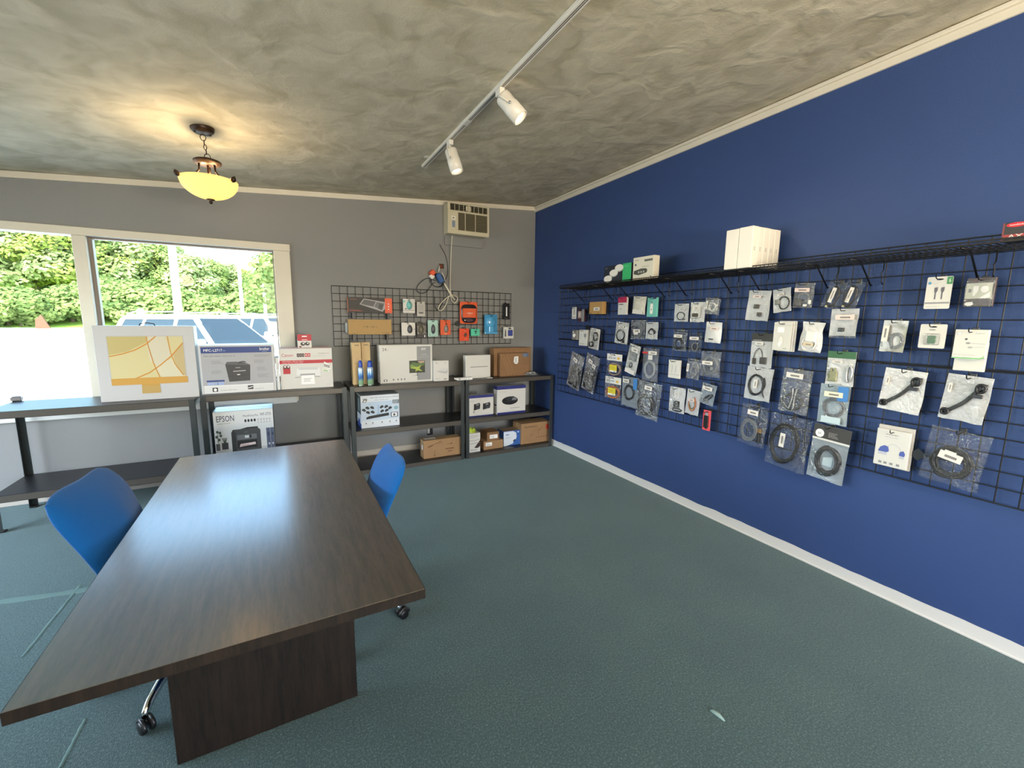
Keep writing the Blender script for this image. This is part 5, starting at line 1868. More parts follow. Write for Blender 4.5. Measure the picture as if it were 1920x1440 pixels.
class Item:
    """goods hanging in a local frame: x right, z up, -y to the viewer, origin in the middle"""

    def __init__(self, name, w, h, loc, rz, label, cat, tilt=0.0, group=None):
        self.w, self.h = w, h
        self.root = empty(name, loc, label, cat, group, 0)
        self.root.rotation_euler = Matrix.Rotation(rz, 3, 'Z').to_4x4().to_3x3().__matmul__(Matrix.Rotation(tilt, 3, 'Y')).to_euler()
        self.t = 0.0

    # --- containers
    def bag(self, film, back=None, t=.016, seed=0, top=.14, waist=0.0):
        w, h = self.w, self.h
        self.t = t
        def fn(s):
            def f(u, v):
                a, b = 2 * u - 1, v
                body = max(0, 1 - abs(a) ** 3) * (0 if b > 1 - top else math.sin(PI * min(1, b / (1 - top))) ** .55)
                n = noise.noise(Vector((u * 4 + seed, v * 5, s * 3)))
                e = noise.noise(Vector((u * 2.5, v * 2.5, seed * 1.7 + 9)))
                ww = 1 - waist * math.exp(-((b - .72) / .16) ** 2) + .03 * e
                return (a * w / 2 * ww + .015 * w * e, s * (body * t * (1 + .5 * n) + .0012) + .004 * e, (b - .5) * h + .02 * h * noise.noise(Vector((u * 3, 0, seed))) * (1 - b) * 1.5)
            return f
        m = MB().use(film)
        m.grid(fn(-1), 12, 16)
        m.build('bag_front', parent=self.root)
        m = MB().use(back or film)
        m.grid(lambda u, v: (lambda p: (p[0], p[1] * (.35 if back else .6), p[2]))(fn(1)(u, v)), 12, 16)
        m.build('bag_back', parent=self.root)
        return self

    def card(self, mt, t=.003, hole=True, y=0.0, r=.006, name='card', dx=0, dz=0, w=None, h=None):
        """card with rounded corners and a hang slot"""
        w, h = w or self.w, h or self.h
        m = MB().use(mt)
        out = []
        for cx_, cz_, a0 in ((w / 2 - r, h / 2 - r, 0), (-w / 2 + r, h / 2 - r, 90), (-w / 2 + r, -h / 2 + r, 180), (w / 2 - r, -h / 2 + r, 270)):
            for k in range(4):
                a = rad(a0 + 30 * k)
                out.append((cx_ + r * math.cos(a), cz_ + r * math.sin(a)))
        loops = [out]
        if hole:
            hw, hh, hz = min(.014, w * .18), .004, h / 2 - .013
            loops.append([(hw * math.cos(a), hz + hh * math.sin(a)) for a in [-2 * PI * i / 12 for i in range(12)]])
        for yy in (y, y - t):
            es = []
            for L in loops:
                vs = [m.bm.verts.new((a + dx, yy, b + dz)) for a, b in L]
                es += [m.bm.edges.new((vs[i], vs[(i + 1) % len(vs)])) for i in range(len(vs))]
            bmesh.ops.triangle_fill(m.bm, use_beauty=True, use_dissolve=False, edges=es)
        for L in loops:
            for i in range(len(L)):
                a, b = L[i], L[(i + 1) % len(L)]
                m.poly([(a[0] + dx, y, a[1] + dz), (b[0] + dx, y, b[1] + dz), (b[0] + dx, y - t, b[1] + dz), (a[0] + dx, y - t, a[1] + dz)])
        bmesh.ops.remove_doubles(m.bm, verts=m.bm.verts[:], dist=1e-6)
        self.t = max(self.t, t - y)
        return m.build(name, parent=self.root)

    def box(self, mt, d, name='box_body', y=None):
        m = MB().use(mt)
        m.box(-self.w / 2, -d / 2, -self.h / 2, self.w / 2, d / 2, self.h / 2, .0015)
        self.t = d / 2
        return m.build(name, parent=self.root)

    def xz(self, u, v):
        return (u - .5) * self.w, (v - .5) * self.h

    # --- contents (u,v from the lower left corner)
    def coil(self, u, v, ru, rv, mt, n=4, r=.003, y=0.0, name='cable_coil', spread=.10, tie=True):
        x, z = self.xz(u, v)
        a, b = ru * self.w, rv * self.h
        r *= 1.45
        m = MB().use(mt)
        pts = []
        N = 26
        for i in range(n * N + 1):
            t = 2 * PI * i / N
            k = i / N
            q = 1 - spread * (((k * .618) % 1)) + .02 * math.sin(3 * t + k)
            pts.append((x + math.cos(t) * a * q, y + .6 * r * math.sin(k * 2.1) - r * .3 * (k % 2), z + math.sin(t) * b * q))
        m.tube(pts, r, 6)
        return m.build(name, parent=self.root)

    def cord(self, pts, mt, r=.003, y=0.0, name='cord'):
        m = MB().use(mt)
        P_ = [(self.xz(u, v)[0], y, self.xz(u, v)[1]) for u, v in pts]
        m.tube(smooth(P_, 5), r, 6)
        return m.build(name, parent=self.root)

    def block(self, u0, v0, u1, v1, d, mt, y=0.0, name='plug', bevel=.0015):
        m = MB().use(mt)
        x0, z0 = self.xz(u0, v0); x1, z1 = self.xz(u1, v1)
        m.box(x0, y - d / 2, z0, x1, y + d / 2, z1, bevel)
        return m.build(name, parent=self.root)

    def label(self, u0, v0, u1, v1, y=None, mt=None, bars=True, vertical=False, rot=0.0, name='price_label', ink='6E6A68'):
        """sticker with small print"""
        x0, z0 = self.xz(u0, v0); x1, z1 = self.xz(u1, v1)
        w, h = x1 - x0, z1 - z0
        yy = -(self.t + .0022) if y is None else y
        m = MB().use(mt or mat('label_paper', 'DDD9D4', .5))
        m.box(-w / 2, -.0003, -h / 2, w / 2, .0003, h / 2)
        o = m.build(name, parent=self.root, loc=((x0 + x1) / 2, yy, (z0 + z1) / 2))
        o.rotation_euler = (0, rot, 0)
        if bars:
            P = Print(w, h, -.0003, z0=-h / 2)
            if vertical:
                P.rect(.35, .25, .65, .8, K(ink), 1)
                for k in range(5):
                    P.rect(.35, .3 + k * .1, .65, .32 + k * .1, K('C8C4C0'), 2)
            else:
                P.rect(.26, .30, .78, .62, K(ink), 1)
                for k in range(6):
                    P.rect(.30 + k * .08, .3, .315 + k * .08, .62, K('B4AFAB'), 2)
            P.build('label_print', o)
        return o

    def prt(self, y=None, axis='y'):
        return Print(self.w, self.h, -(self.t + .0004) if y is None else y, z0=-self.h / 2)


FRAMES = {'R': (2.905, rad(-90), .040, .055), 'B': (4.825, 0.0, .040, .055)}


def hang(name, frame, xl, yt, xr, yb_, label, cat='package', tilt=0.0, hook=True, hooku=.5, off=0.0, plate=True, holder=None, group=None):
    """place goods whose outline spans these pixels on the plane of the hooks"""
    P0, rz, back, front = FRAMES[frame]
    ym, xm = (yt + yb_) / 2, (xl + xr) / 2
    pl = P0 - off
    f = (lambda a, b: on_x(a, b, pl)) if frame == 'R' else (lambda a, b: on_y(a, b, pl))
    L, R_, T_, B_ = f(xl, ym), f(xr, ym), f(xm, yt), f(xm, yb_)
    w = abs(L.y - R_.y) if frame == 'R' else R_.x - L.x
    h = T_.z - B_.z
    c = Vector((pl, (L.y + R_.y) / 2, (T_.z + B_.z) / 2)) if frame == 'R' else Vector(((L.x + R_.x) / 2, pl, (T_.z + B_.z) / 2))
    it = Item(name, w, h, c, rz, label, cat, tilt, group)
    if hook:
        hx, hz = (hooku - .5) * w, h / 2 - .011
        hx, hz = hx * math.cos(tilt) + hz * math.sin(tilt), hz * math.cos(tilt) - hx * math.sin(tilt)
        q = c + (Vector((0, -hx, hz)) if frame == 'R' else Vector((hx, 0, hz)))
        make_hook(q, rz, back + off, front - off * .5, 'black hook carrying the ' + label.split(',')[0], 'display hooks on the wire grids', plate, holder)
    return it


def tilt_box(xl, yt, xr, yb_):
    return xl, yt, xr, yb_


GREYC = mat('grey_cable', '6E747C', .45)
PALEC = mat('pale_grey_cable', '98A0A8', .45)
SILV = mat('silver_plug', 'B9BBBE', .3, .6)
CHIP = mat('brown_black_chip', '3A302C', .4)
WPL = mat('white_plastic', 'E6E6E4', .35)
BLUEC = mat('blue_connector', '4A5CA8', .4)
R = 'R'

# ---- far panel, first row
i = hang('adapter_card', R, 1073, 576, 1081, 598, 'tiny white card, leftmost in the top row of goods')
i.card(WHITE, .004); P = i.prt(); P.rect(.1, .12, .9, .16, DG, 1); P.rect(.42, .35, .6, .8, K('7C7E80'), 1); P.build('front_print', i.root)
i = hang('earbud_pack', R, 1085, 580, 1097, 603, 'maroon pack with a grey sleeve beside the tiny white card', hooku=.7, holder=(.07, .02))
i.box(mat('maroon_card', '3E1620', .45), .02); P = i.prt(); P.rect(.0, .28, .55, .85, K('9A8A88'), 1); P.rect(.1, .4, .4, .75, K('C9B6AC'), 2); P.rect(.58, 0, 1, 1, K('86868A'), 1); P.build('front_print', i.root)
i = hang('kraft_box', R, 1109, 566, 1133, 589, 'small kraft carton with a white label resting on two hooks', 'box', hook=False)
i.box(mat('kraft_box_brown', 'B08A55', .7), .055); i.label(.35, .28, .82, .55)
for k, (u, du) in enumerate(((-.25, 'left'), (.32, 'right'))):
    q = i.root.location + Vector((0, -u * i.w, -i.h / 2 - .004))
    make_hook(q, rad(-90), .040, .045, 'black wire hook under the ' + du + ' end of the kraft carton', 'display hooks on the wire grids')
i = hang('usb_pack', R, 1160.5, 557, 1176.5, 590, 'white box with a crimson header in the top row')
i.box(WHITE, .022); P = i.prt(); P.rect(0, .68, 1, 1, K('B3204F'), 1); P.rect(.1, .56, .62, .61, DG, 1); P.ell(.35, .33, .06, .04, MG, 1, 8); P.build('front_print', i.root)
i = hang('foil_bag', R, 1187, 556, 1211, 589, 'crinkled silvery white bag between crimson and teal packs', tilt=rad(4))
i.bag(mat('crinkled_foil', 'D6D2C6', .25, bump=(60, 1.0, 3)), t=.014, seed=3); i.label(.1, .02, .9, .25, bars=False)
i = hang('card_reader_box', R, 1215, 558, 1232.7, 594, 'teal box printed with a white stick', 'box', hooku=.62)
i.box(mat('teal_card', '6FBDB2', .45), .024); P = i.prt(); P.poly([(.34, .2), (.40, .15), (.58, .15), (.64, .2), (.64, .62), (.58, .70), (.40, .70), (.34, .62)], K('F0F0EA'), 1); P.rect(.44, .70, .54, .76, DG, 1); P.ell(.49, .38, .05, .035, DG, 2, 8); P.rect(.6, .92, .95, 1.0, K('2E3A6A'), 1); P.bars(.1, .8, .7, .86, 1, K('3E7A74'), 1); P.build('front_print', i.root)
i = hang('white_bag', R, 1264.6, 569.6, 1291, 603, 'white bag with a thin black cable ring, top row')
i.bag(CLEAR, WBAG, .008, seed=5); i.coil(.47, .32, .27, .22, CABLE, 2, .0016, -.002); i.block(.62, .1, .8, .17, .006, BLACK, -.002); i.label(.36, .66, .78, .74)
i = hang('white_bag', R, 1294.6, 566.5, 1321.7, 604, 'white bag holding a card with a black chip picture')
i.bag(CLEAR, WBAG, .008, seed=6); i.card(WHITE, .001, False, -.006, .002, 'insert_card', -.004, .004, i.w * .7, i.h * .66); i.label(.25, .66, .62, .76); i.block(.18, .26, .6, .44, .004, CHIP, -.009, 'adapter')
i.cord([(.12, .45), (.12, .22), (.7, .22), (.78, .30), (.78, .8)], CABLE, .0013, -.009)
for k in range(2):
    i = hang('clear_bag', R, 1322 + 3 * k, 559 + k, 1347 + 3 * k, 588 + 2 * k, ('front clear bag of white cable with an upright label, top row', 'rear clear bag of white cable half hidden by another')[k], tilt=rad(5), hook=(k == 0), off=-.012 * k)
    i.bag(HAZY, t=.010, seed=8 + k)
    i.coil(.55, .45, .26, .26, WPL, 3, .0024); i.label(.12, .3, .26, .8, vertical=True)
# ---- second row
i = hang('charger_pack', R, 1074, 619, 1086, 637, 'small grey pack printed with a white square device')
i.box(mat('grey_card', '7B7672', .45), .02); P = i.prt(); P.poly([(.12, .35), (.32, .22), (.55, .42), (.55, .58), (.32, .66), (.12, .55)], WI, 1); P.ell(.2, .82, .1, .1, WI, 1, 8); P.rect(.68, 0, 1, 1, K('9A9692'), 1); P.build('front_print', i.root)
i = hang('cable_box', R, 1088, 618.5, 1103, 648, 'white box with faint device pictures in the second row', 'box', holder=(.02, .035))
i.box(WHITE, .035); P = i.prt(); P.rect(.10, .45, .38, .75, K('C9C9C7'), 1); P.rect(.62, .55, .92, .76, K('8B8D8F'), 1); P.rect(.72, .45, .86, .56, K('A9ABAD'), 1); P.bars(.1, .1, .9, .16, 1, MG, 1); P.ell(.5, .27, .18, .05, K('D2D2D0'), 1, 12); P.build('front_print', i.root)
i = hang('cable_blister', R, 1106, 616, 1124, 654.6, 'white card with a black cable loop under clear plastic', tilt=rad(6))
i.card(WHITE, .003); i.coil(.66, .62, .22, .20, CABLE, 4, .0035, -.012); i.cord([(.3, .1), (.26, .3), (.4, .6), (.55, .75)], WPL, .006, -.012); i.coil(.30, .22, .2, .12, CABLE, 2, .0045, -.012)
m = MB().use(CLEAR); m.box(-i.w * .44, -.024, -i.h * .46, i.w * .44, -.0035, i.h * .36, .006); m.build('blister', parent=i.root)
i = hang('white_bag', R, 1154, 604, 1177.5, 644.6, 'white bag with a thick black cable ring, second row', tilt=rad(5))
i.bag(CLEAR, WBAG, .010, seed=11); i.coil(.44, .38, .34, .26, CABLE, 5, .0035, -.002, spread=.2); i.label(.3, .74, .72, .84); i.block(.6, .06, .8, .2, .008, BLACK, -.003)
i = hang('clear_bag', R, 1183, 600, 1210, 636, 'clear bag of dark cable with a notched white label')
i.bag(CLEAR, t=.012, seed=12); i.coil(.48, .42, .36, .34, GREYC, 4, .003, spread=.35); i.label(.25, .34, .72, .52); i.label(.30, .24, .58, .34, bars=False, y=-.0125)
i = hang('white_bag', R, 1211, 604, 1233.7, 636, 'white bag with a black arched connector, second row')
i.bag(CLEAR, WBAG, .008, seed=13); i.cord([(.25, .32), (.32, .52), (.5, .62), (.66, .5), (.72, .32)], CABLE, .0055, -.003); i.coil(.52, .42, .3, .14, CABLE, 2, .0018, -.005); i.label(.3, .12, .72, .22)
i = hang('clear_bag', R, 1262, 618.5, 1288, 658, 'clear bag of dark cable with a white label, second row left of its pair')
i.bag(CLEAR, t=.014, seed=14); i.coil(.42, .34, .28, .28, CABLE, 5, .003, spread=.3); i.label(.14, .64, .74, .78)
i = hang('clear_bag', R, 1292, 625, 1316, 661, 'clear bag of tangled dark cable with a white label, right of its pair')
i.bag(CLEAR, t=.014, seed=15); i.cord([(.2, .1), (.4, .5), (.3, .2), (.6, .6), (.5, .1), (.75, .5), (.7, .12)], CABLE, .003); i.coil(.48, .3, .25, .22, GREYC, 2, .003); i.label(.12, .66, .84, .82)
i = hang('white_bag', R, 1323, 604, 1352.5, 642.5, 'plain white bag with a pink printed label, second row', tilt=rad(3))
i.bag(WBAG, WBAG, .010, seed=16); i.label(.30, .62, .84, .76, mt=mat('pink_label', 'E6D2CC', .5)); i.label(.3, .13, .6, .2, bars=False, mt=DG)
# ---- third row
for k, (a, b, c_, d_) in enumerate(((1067, 663, 1091, 729), (1095, 665, 1119, 735))):
    i = hang('clear_bag', R, a, b, c_, d_, ('left long clear bag of black adapters, tilted', 'right long clear bag of black adapters, tilted')[k], tilt=rad(14))
    i.bag(CLEAR, t=.020, seed=20 + k)
    i.block(.16, .06, .46, .60, .03, mat('glossy_black', '0E0F12', .2), .0, 'adapter_brick', .008); i.block(.54, .04, .86, .58, .028, BLACK, .0, 'adapter_brick', .008)
    i.coil(.5, .60, .25, .07, CABLE, 3, .004, -.006); i.label(.30, .78, .62, .88, rot=rad(12))
    if k: i.label(.64, .70, .9, .80, rot=rad(12))
for k, (a, b, c_, d_) in enumerate(((1138, 663, 1166, 705), (1134.5, 706, 1164, 748))):
    i = hang('cable_pack', R, a, b, c_, d_, ('upper clear pack with coloured lettering and a yellow card', 'lower clear pack with coloured lettering and an orange cable ring')[k])
    i.bag(CLEAR, t=.010, seed=24 + k, top=.42)
    i.coil(.5, .30, .42, .26, mat('copper_cable', 'C07848' if k else 'B98A78', .45) if False else mat(('tan_cable', 'orange_cable')[k], ('A88878', 'D0743E')[k], .45), 4, .0028)
    i.card(mat('white_header', 'E8E6E0', .5), .0012, True, .0, .003, 'header_card', 0, i.h * .33, i.w, i.h * .30)
    P = Print(i.w, i.h, -.0032, z0=-i.h / 2)
    P.text('675.', .12, .75, .36, .86, INK, 2); P.text('com', .38, .77, .60, .83, K('3A7AB8'), 1); P.ell(.78, .80, .08, .05, K('E8B020'), 1, 10); P.bars(.4, .68, .7, .71, 1, LG, 1)
    P.build('header_print', i.root)
    x0, z0 = i.xz(.26, .18); x1, z1 = i.xz(.74, .50)
    m = MB().use(mat('yellow_card', 'DCCB3A', .5)); m.box(x0, -.0145, z0, x1, -.0125, z1, .0005); yc = m.build('yellow_card', parent=i.root)
    P = Print(x1 - x0, z1 - z0, -.0145, x0=x0, z0=z0); P.rect(0, 0, 1, .2, WI, 1); P.rect(.6, .06, .85, .14, DG, 2); P.bars(.15, .45, .85, .75, 3, K('B8A838'), 1); P.build('card_print', yc)
i = hang('phone_cable_bag', R, 1176, 646, 1197, 702, 'tilted grey and white pack with a small black part', tilt=rad(12), holder=(.05, -.12))
i.bag(CLEAR, mat('grey_backing', 'C9CBCC', .4), .008, seed=28); i.label(.3, .78, .85, .90, rot=0); i.label(.06, .02, .94, .16, bars=False); i.block(.15, .46, .85, .74, .004, mat('slate_card', '70757A', .5), -.003, 'insert_card'); i.coil(.45, .30, .12, .09, CABLE, 3, .0025, -.003)
i = hang('clear_bag', R, 1205, 653, 1234, 715, 'clear bag of pale grey coiled cable with a red corner', hooku=.55)
i.bag(HAZY, t=.014, seed=29); i.coil(.48, .36, .36, .27, PALEC, 6, .0035, spread=.25); i.label(.42, .82, .96, .92); i.label(.03, .83, .38, .89, bars=False, mt=mat('red_paper', 'C0343C', .5)); i.label(.42, .66, .7, .80, bars=False)
i = hang('clear_bag', R, 1166, 707, 1197, 763, 'silvery clear bag of dark cable with a blue corner', hooku=.4)
i.bag(CLEAR, mat('silver_backing', '9AA4AE', .3, .3), .016, seed=30); i.coil(.45, .48, .33, .26, CABLE, 4, .003, spread=.3); i.label(.12, .80, .5, .92); i.label(.76, .62, .98, .98, bars=False, mt=mat('blue_paper', '3F7FC4', .5))
i = hang('clear_bag', R, 1194, 716, 1237, 785, 'large clear bag with a thick black cable coil', tilt=rad(4))
i.bag(CLEAR, t=.022, seed=31); i.coil(.42, .36, .36, .30, CABLE, 7, .0048, spread=.3); i.label(.38, .80, .70, .90)
# ---- group left of the panel joint
i = hang('pencil_tip_pack', R, 1254.5, 675, 1276, 709, 'white pack printed with two thin pens')
i.box(WHITE, .018); P = i.prt(); P.line([(.33, .30), (.35, .72)], .02, MG, 1); P.line([(.62, .30), (.66, .72)], .02, MG, 1); P.rect(.0, .19, 1, .205, MG, 1); P.ell(.45, .92, .2, .018, INK, 1, 12); P.build('front_print', i.root)
i = hang('clear_bag', R, 1288, 673, 1312, 711, 'clear bag of silvery crumpled cable with an upright label', tilt=rad(4))
i.bag(HAZY, t=.014, seed=33); i.coil(.55, .4, .3, .26, GREYC, 3, .003, spread=.4); i.label(.08, .34, .25, .74, vertical=True)
i = hang('clear_bag', R, 1314, 659, 1351, 707, 'clear bag of grey cable and plugs by the panel joint')
i.bag(HAZY, t=.016, seed=34); i.coil(.5, .46, .38, .36, GREYC, 3, .0032, spread=.2); i.block(.36, .30, .46, .42, .012, BLACK, -.003); i.block(.54, .28, .64, .40, .012, SILV, -.003); i.label(.14, .48, .68, .62)
i = hang('white_bag', R, 1255, 726, 1284, 774, 'white bag with a square black power adapter')
i.bag(CLEAR, WBAG, .012, seed=35); i.block(.30, .14, .68, .46, .012, BLACK, -.002, 'adapter', .003); i.coil(.56, .12, .3, .05, CABLE, 2, .003, -.004); i.label(.38, .72, .68, .79)
i = hang('white_bag', R, 1286.5, 731, 1312, 778, 'white bag with red, yellow and black wires', tilt=rad(4))
i.bag(CLEAR, WBAG, .010, seed=36)
for k, (c_, dx) in enumerate((('red_wire', 0), ('yellow_wire', .05), ('black_wire2', .1))):
    i.cord([(.2 + dx, .50 - dx), (.28 + dx, .25), (.5, .14 + dx), (.68, .26 + dx), (.74 - dx, .5), (.6, .72)], mat(c_, ('C23A34', 'DDB03A', '2A2224')[k], .45), .0026, -.003 - .001 * k)
i.label(.2, .54, .66, .64, mt=mat('pink_label'))
i = hang('clear_bag', R, 1314, 719.6, 1341, 759, 'clear bag with a coiled black cord and a wide white label', tilt=rad(8))
i.bag(CLEAR, mat('blue_grey_backing', '7C8A9A', .4), .012, seed=37); i.cord([(.25, .15), (.4, .35), (.75, .55), (.85, .5), (.6, .25), (.4, .12), (.3, .2), (.7, .5)], CABLE, .0045, -.002); i.label(.12, .70, .8, .88)
i = hang('card_reader_card', R, 1318, 769, 1332.5, 807, 'coral red card with a black stick, lowest by the joint', hooku=.6)
i.card(mat('coral_card', 'D94F56', .5), .003); i.block(.2, .14, .78, .74, .012, BLACK, -.009, 'usb_stick', .004); i.block(.32, .74, .66, .88, .006, SILV, -.006, 'usb_plug'); P = i.prt(); P.ell(.5, .10, .2, .03, INK, 1, 10); P.build('front_print', i.root)

# ---- near panel, first row
i = hang('white_bag', R, 1401, 545, 1443, 601, 'white bag with two brown chips, nearest the joint', tilt=rad(4), hooku=.4)
i.bag(CLEAR, WBAG, .012, seed=40, waist=.03); i.block(.33, .40, .55, .54, .01, CHIP, -.003, 'adapter'); i.block(.52, .16, .72, .28, .01, CHIP, -.003, 'adapter'); i.coil(.64, .20, .12, .07, SILV, 1, .002, -.004); i.label(.26, .76, .62, .84, mt=mat('pink_label'))
i = hang('white_bag', R, 1450, 541, 1483.5, 585, 'tilted white bag with a grey looped cable', tilt=rad(-7))
i.bag(CLEAR, WBAG, .010, seed=41); i.coil(.60, .38, .30, .27, CABLE, 2, .0022, -.003); i.block(.12, .34, .38, .56, .012, mat('khaki_grey', '8C8A80', .4), -.003, 'adapter'); i.label(.3, .70, .68, .80, rot=rad(-6))
i = hang('clear_bag', R, 1489, 531, 1526, 577, 'yellowish clear bag of dark adapters with a white label', tilt=rad(3), hooku=.4)
i.bag(HAZY, t=.014, seed=42); i.block(.08, .06, .48, .34, .016, CHIP, 0, 'adapter'); i.block(.56, .06, .74, .16, .012, WPL, -.004, 'plug'); i.block(.80, .16, .92, .32, .012, WPL, -.004, 'plug'); i.coil(.5, .42, .3, .2, GREYC, 2, .003); i.label(.06, .64, .82, .80, mt=mat('pink_label'))
for k, (a, b, c_, d_) in enumerate(((1547, 527, 1580, 579), (1578, 526, 1614, 579))):
    i = hang('clear_bag', R, a, b, c_, d_, ('left of two slanted clear bags holding a narrow cable loop', 'right of two slanted clear bags holding a narrow cable loop')[k], tilt=rad(16))
    i.bag(CLEAR, t=.012, seed=44 + k); i.coil(.5, .44, .30, .38, CABLE, 4, .003, spread=.2); i.label(.38, .22, .60, .76, vertical=True); i.block(.30, .03, .45, .10, .008, mat('pale_yellow_plug', 'D9D0A0', .4), -.003)
i = hang('white_bag', R, 1557, 579, 1608, 630, 'wide white zip bag with a small black chip')
i.bag(CLEAR, WBAG, .014, seed=47); i.block(.33, .16, .55, .30, .012, BLACK, -.002, 'adapter'); i.block(.34, .215, .54, .235, .0125, SILV, -.003, 'chip_band'); i.label(.22, .60, .92, .78, mt=mat('pink_label'))
i = hang('clear_bag', R, 1556, 600, 1606, 634, 'clear bag peeping out below the wide white zip bag', hook=False, off=-.016)
i.bag(HAZY, t=.010, seed=48); i.block(.3, .1, .6, .25, .01, CHIP)
# ---- second row
i = hang('white_bag', R, 1408, 625, 1450, 689, 'white bag with a black header and headset shaped cable')
i.bag(CLEAR, WBAG, .012, seed=50, top=.26); m = MB().use(mat('black_header', '2B2826', .5)); m.box(-i.w * .5, -.004, i.h * .27, i.w * .5, -.0022, i.h * .5, .0005); hd = m.build('header_card', parent=i.root)
Print(i.w, i.h, -.004, z0=-i.h / 2).bars(.08, .79, .5, .82, 1, LG, 1).build('header_print', hd)
i.cord([(.14, .16), (.2, .4), (.35, .55), (.5, .48), (.56, .28)], CABLE, .0022, -.003); i.block(.13, .08, .27, .26, .01, CHIP, -.004, 'adapter'); i.block(.46, .10, .74, .30, .01, CHIP, -.004, 'adapter'); i.label(.22, .66, .58, .74)
lab = ['front white charger card of three on one hook', 'middle white charger card of three on one hook', 'rear white charger card of three on one hook']
for k in range(3):
    i = hang('charger_card', R, 1451 + 4.5 * k, 604 - 1 * k, 1484 + 4.5 * k, 657 + 1 * k, lab[k], hook=(k == 0), off=.004 - .011 * k, group='white charger cards on one hook')
    i.card(WHITE, .006); P = i.prt()
    P.rect(.22, .62, .6, .82, K('F6F6F4'), 1); P.rect(.22, .62, .6, .63, LG, 2); P.ell(.45, .34, .16, .2, K('C9C7C2'), 1, 16); P.ell(.45, .34, .13, .165, K('E4E2DE'), 2, 16); P.ell(.40, .22, .1, .1, K('F4F4F2'), 3, 12); P.rect(0, .88, 1, .895, LG, 1); P.bars(.6, .06, .9, .1, 1, MG, 1)
    P.build('front_print', i.root)
i = hang('white_bag', R, 1501, 604, 1544, 660, 'white pinched bag showing a square white charger', tilt=rad(4))
i.bag(WBAG, WBAG, .010, seed=53, waist=.12); i.block(.28, .34, .72, .70, .018, WPL, -.010, 'charger', .004); i.coil(.45, .26, .32, .22, WPL, 2, .0025, -.012); i.label(.26, .20, .70, .31, mt=mat('kraft_label', 'D8C6A4', .5), y=-.0225)
i = hang('white_bag', R, 1550, 659, 1603, 723, 'white bag with a green header and olive part')
i.bag(CLEAR, WBAG, .014, seed=54, top=.22); m = MB().use(mat('green_header', '2F6238', .45)); m.box(-i.w * .5, -.004, i.h * .30, i.w * .5, -.0022, i.h * .5, .0005); m.build('header_card', parent=i.root)
i.block(.08, .10, .42, .40, .014, mat('olive_part', '8E9066', .4), -.002, 'adapter', .004); i.block(.15, .38, .22, .5, .01, mat('olive_part'), -.002, 'plug'); i.block(.29, .38, .36, .5, .01, mat('olive_part'), -.002, 'plug'); i.label(.22, .66, .6, .73); i.coil(.84, .36, .10, .24, SILV, 3, .003, -.003)
# ---- third row
i = hang('white_bag', R, 1398, 689, 1447, 751, 'white bag with a single dark cable ring, third row', tilt=rad(3))
i.bag(CLEAR, WBAG, .012, seed=56); i.coil(.42, .46, .30, .32, CABLE, 5, .0032, -.002, spread=.14); i.cord([(.70, .72), (.76, .5), (.70, .3), (.78, .12)], CABLE, .004, -.003); i.label(.36, .36, .5, .62, vertical=True)
i = hang('clear_bag', R, 1464, 692, 1519, 775, 'tall clear bag of black and silver cable with a wide label', tilt=rad(3))
i.bag(HAZY, t=.022, seed=57); i.coil(.45, .24, .38, .18, CABLE, 4, .0042, spread=.25)
for k in range(5):
    i.cord([(.3 + .08 * k, .08), (.42 + .04 * k, .35), (.36 + .07 * k, .56)], SILV if k % 2 else CABLE, .004, -.006)
i.label(.18, .80, .76, .92)
i = hang('clear_bag', R, 1535, 721, 1592, 796, 'crinkled clear bag with a blue corner and white label', hooku=.42)
i.bag(HAZY, mat('pale_blue_backing', 'A9BCC8', .35), .022, seed=58); i.coil(.5, .42, .4, .26, GREYC, 3, .003, spread=.4); i.label(.66, .62, 1.0, .98, bars=False, mt=mat('blue_paper')); i.label(.22, .70, .84, .83, mt=mat('label_cream', 'EBE2CC', .5), y=-.026); i.label(.2, .04, .85, .2, bars=False, mt=mat('pale_blue_paper', 'BFD2DA', .5))
# ---- bottom row
i = hang('clear_bag', R, 1387, 758.6, 1437, 836, 'clear bag of pale coiled cable with gold plugs, lowest row', tilt=rad(3))
i.bag(CLEAR, t=.018, seed=60); i.coil(.38, .36, .32, .27, GREYC, 5, .0042, spread=.3)
for k in range(3):
    i.cord([(.72 + .06 * k, .12), (.74 + .06 * k, .36)], BLACK, .005, -.003); i.block(.70 + .06 * k, .36, .74 + .06 * k, .46, .008, mat('gold_plug', 'B98A4A', .3, .7), -.003)
i.label(.3, .76, .70, .88)
i = hang('clear_bag', R, 1440, 779, 1516, 880, 'largest clear bag with a wide black cable ring, lowest row', tilt=rad(4))
i.bag(CLEAR, t=.022, seed=61); i.coil(.42, .46, .36, .38, CABLE, 7, .0052, spread=.18); i.label(.34, .40, .47, .66, vertical=True)
i = hang('clear_bag', R, 1519, 799, 1590, 903, 'clear bag of black cable with a charcoal header, lowest row', tilt=rad(3), hooku=.42)
i.bag(CLEAR, mat('silver_backing'), .022, seed=62, top=.30); m = MB().use(mat('charcoal_header', '3A3836', .45)); m.box(-i.w * .5, -.004, i.h * .25, i.w * .5, -.0022, i.h * .5, .0005); hd = m.build('header_card', parent=i.root)
P = Print(i.w, i.h, -.004, z0=-i.h / 2); P.ell(.18, .84, .12, .075, WI, 1, 18); P.text('6K', .13, .815, .24, .865, MG, 2); P.bars(.42, .80, .72, .90, 4, K('8A8784'), 1); P.build('header_print', hd)
m = MB().use(WHITE); m.box(-i.w * .5, -.005, i.h * .22, i.w * .5, -.003, i.h * .255); m.build('seal_strip', parent=i.root)
i.coil(.5, .36, .34, .27, CABLE, 6, .0055, spread=.3); i.block(.36, .26, .62, .52, .002, mat('pale_blue_paper'), .008, 'insert_paper')
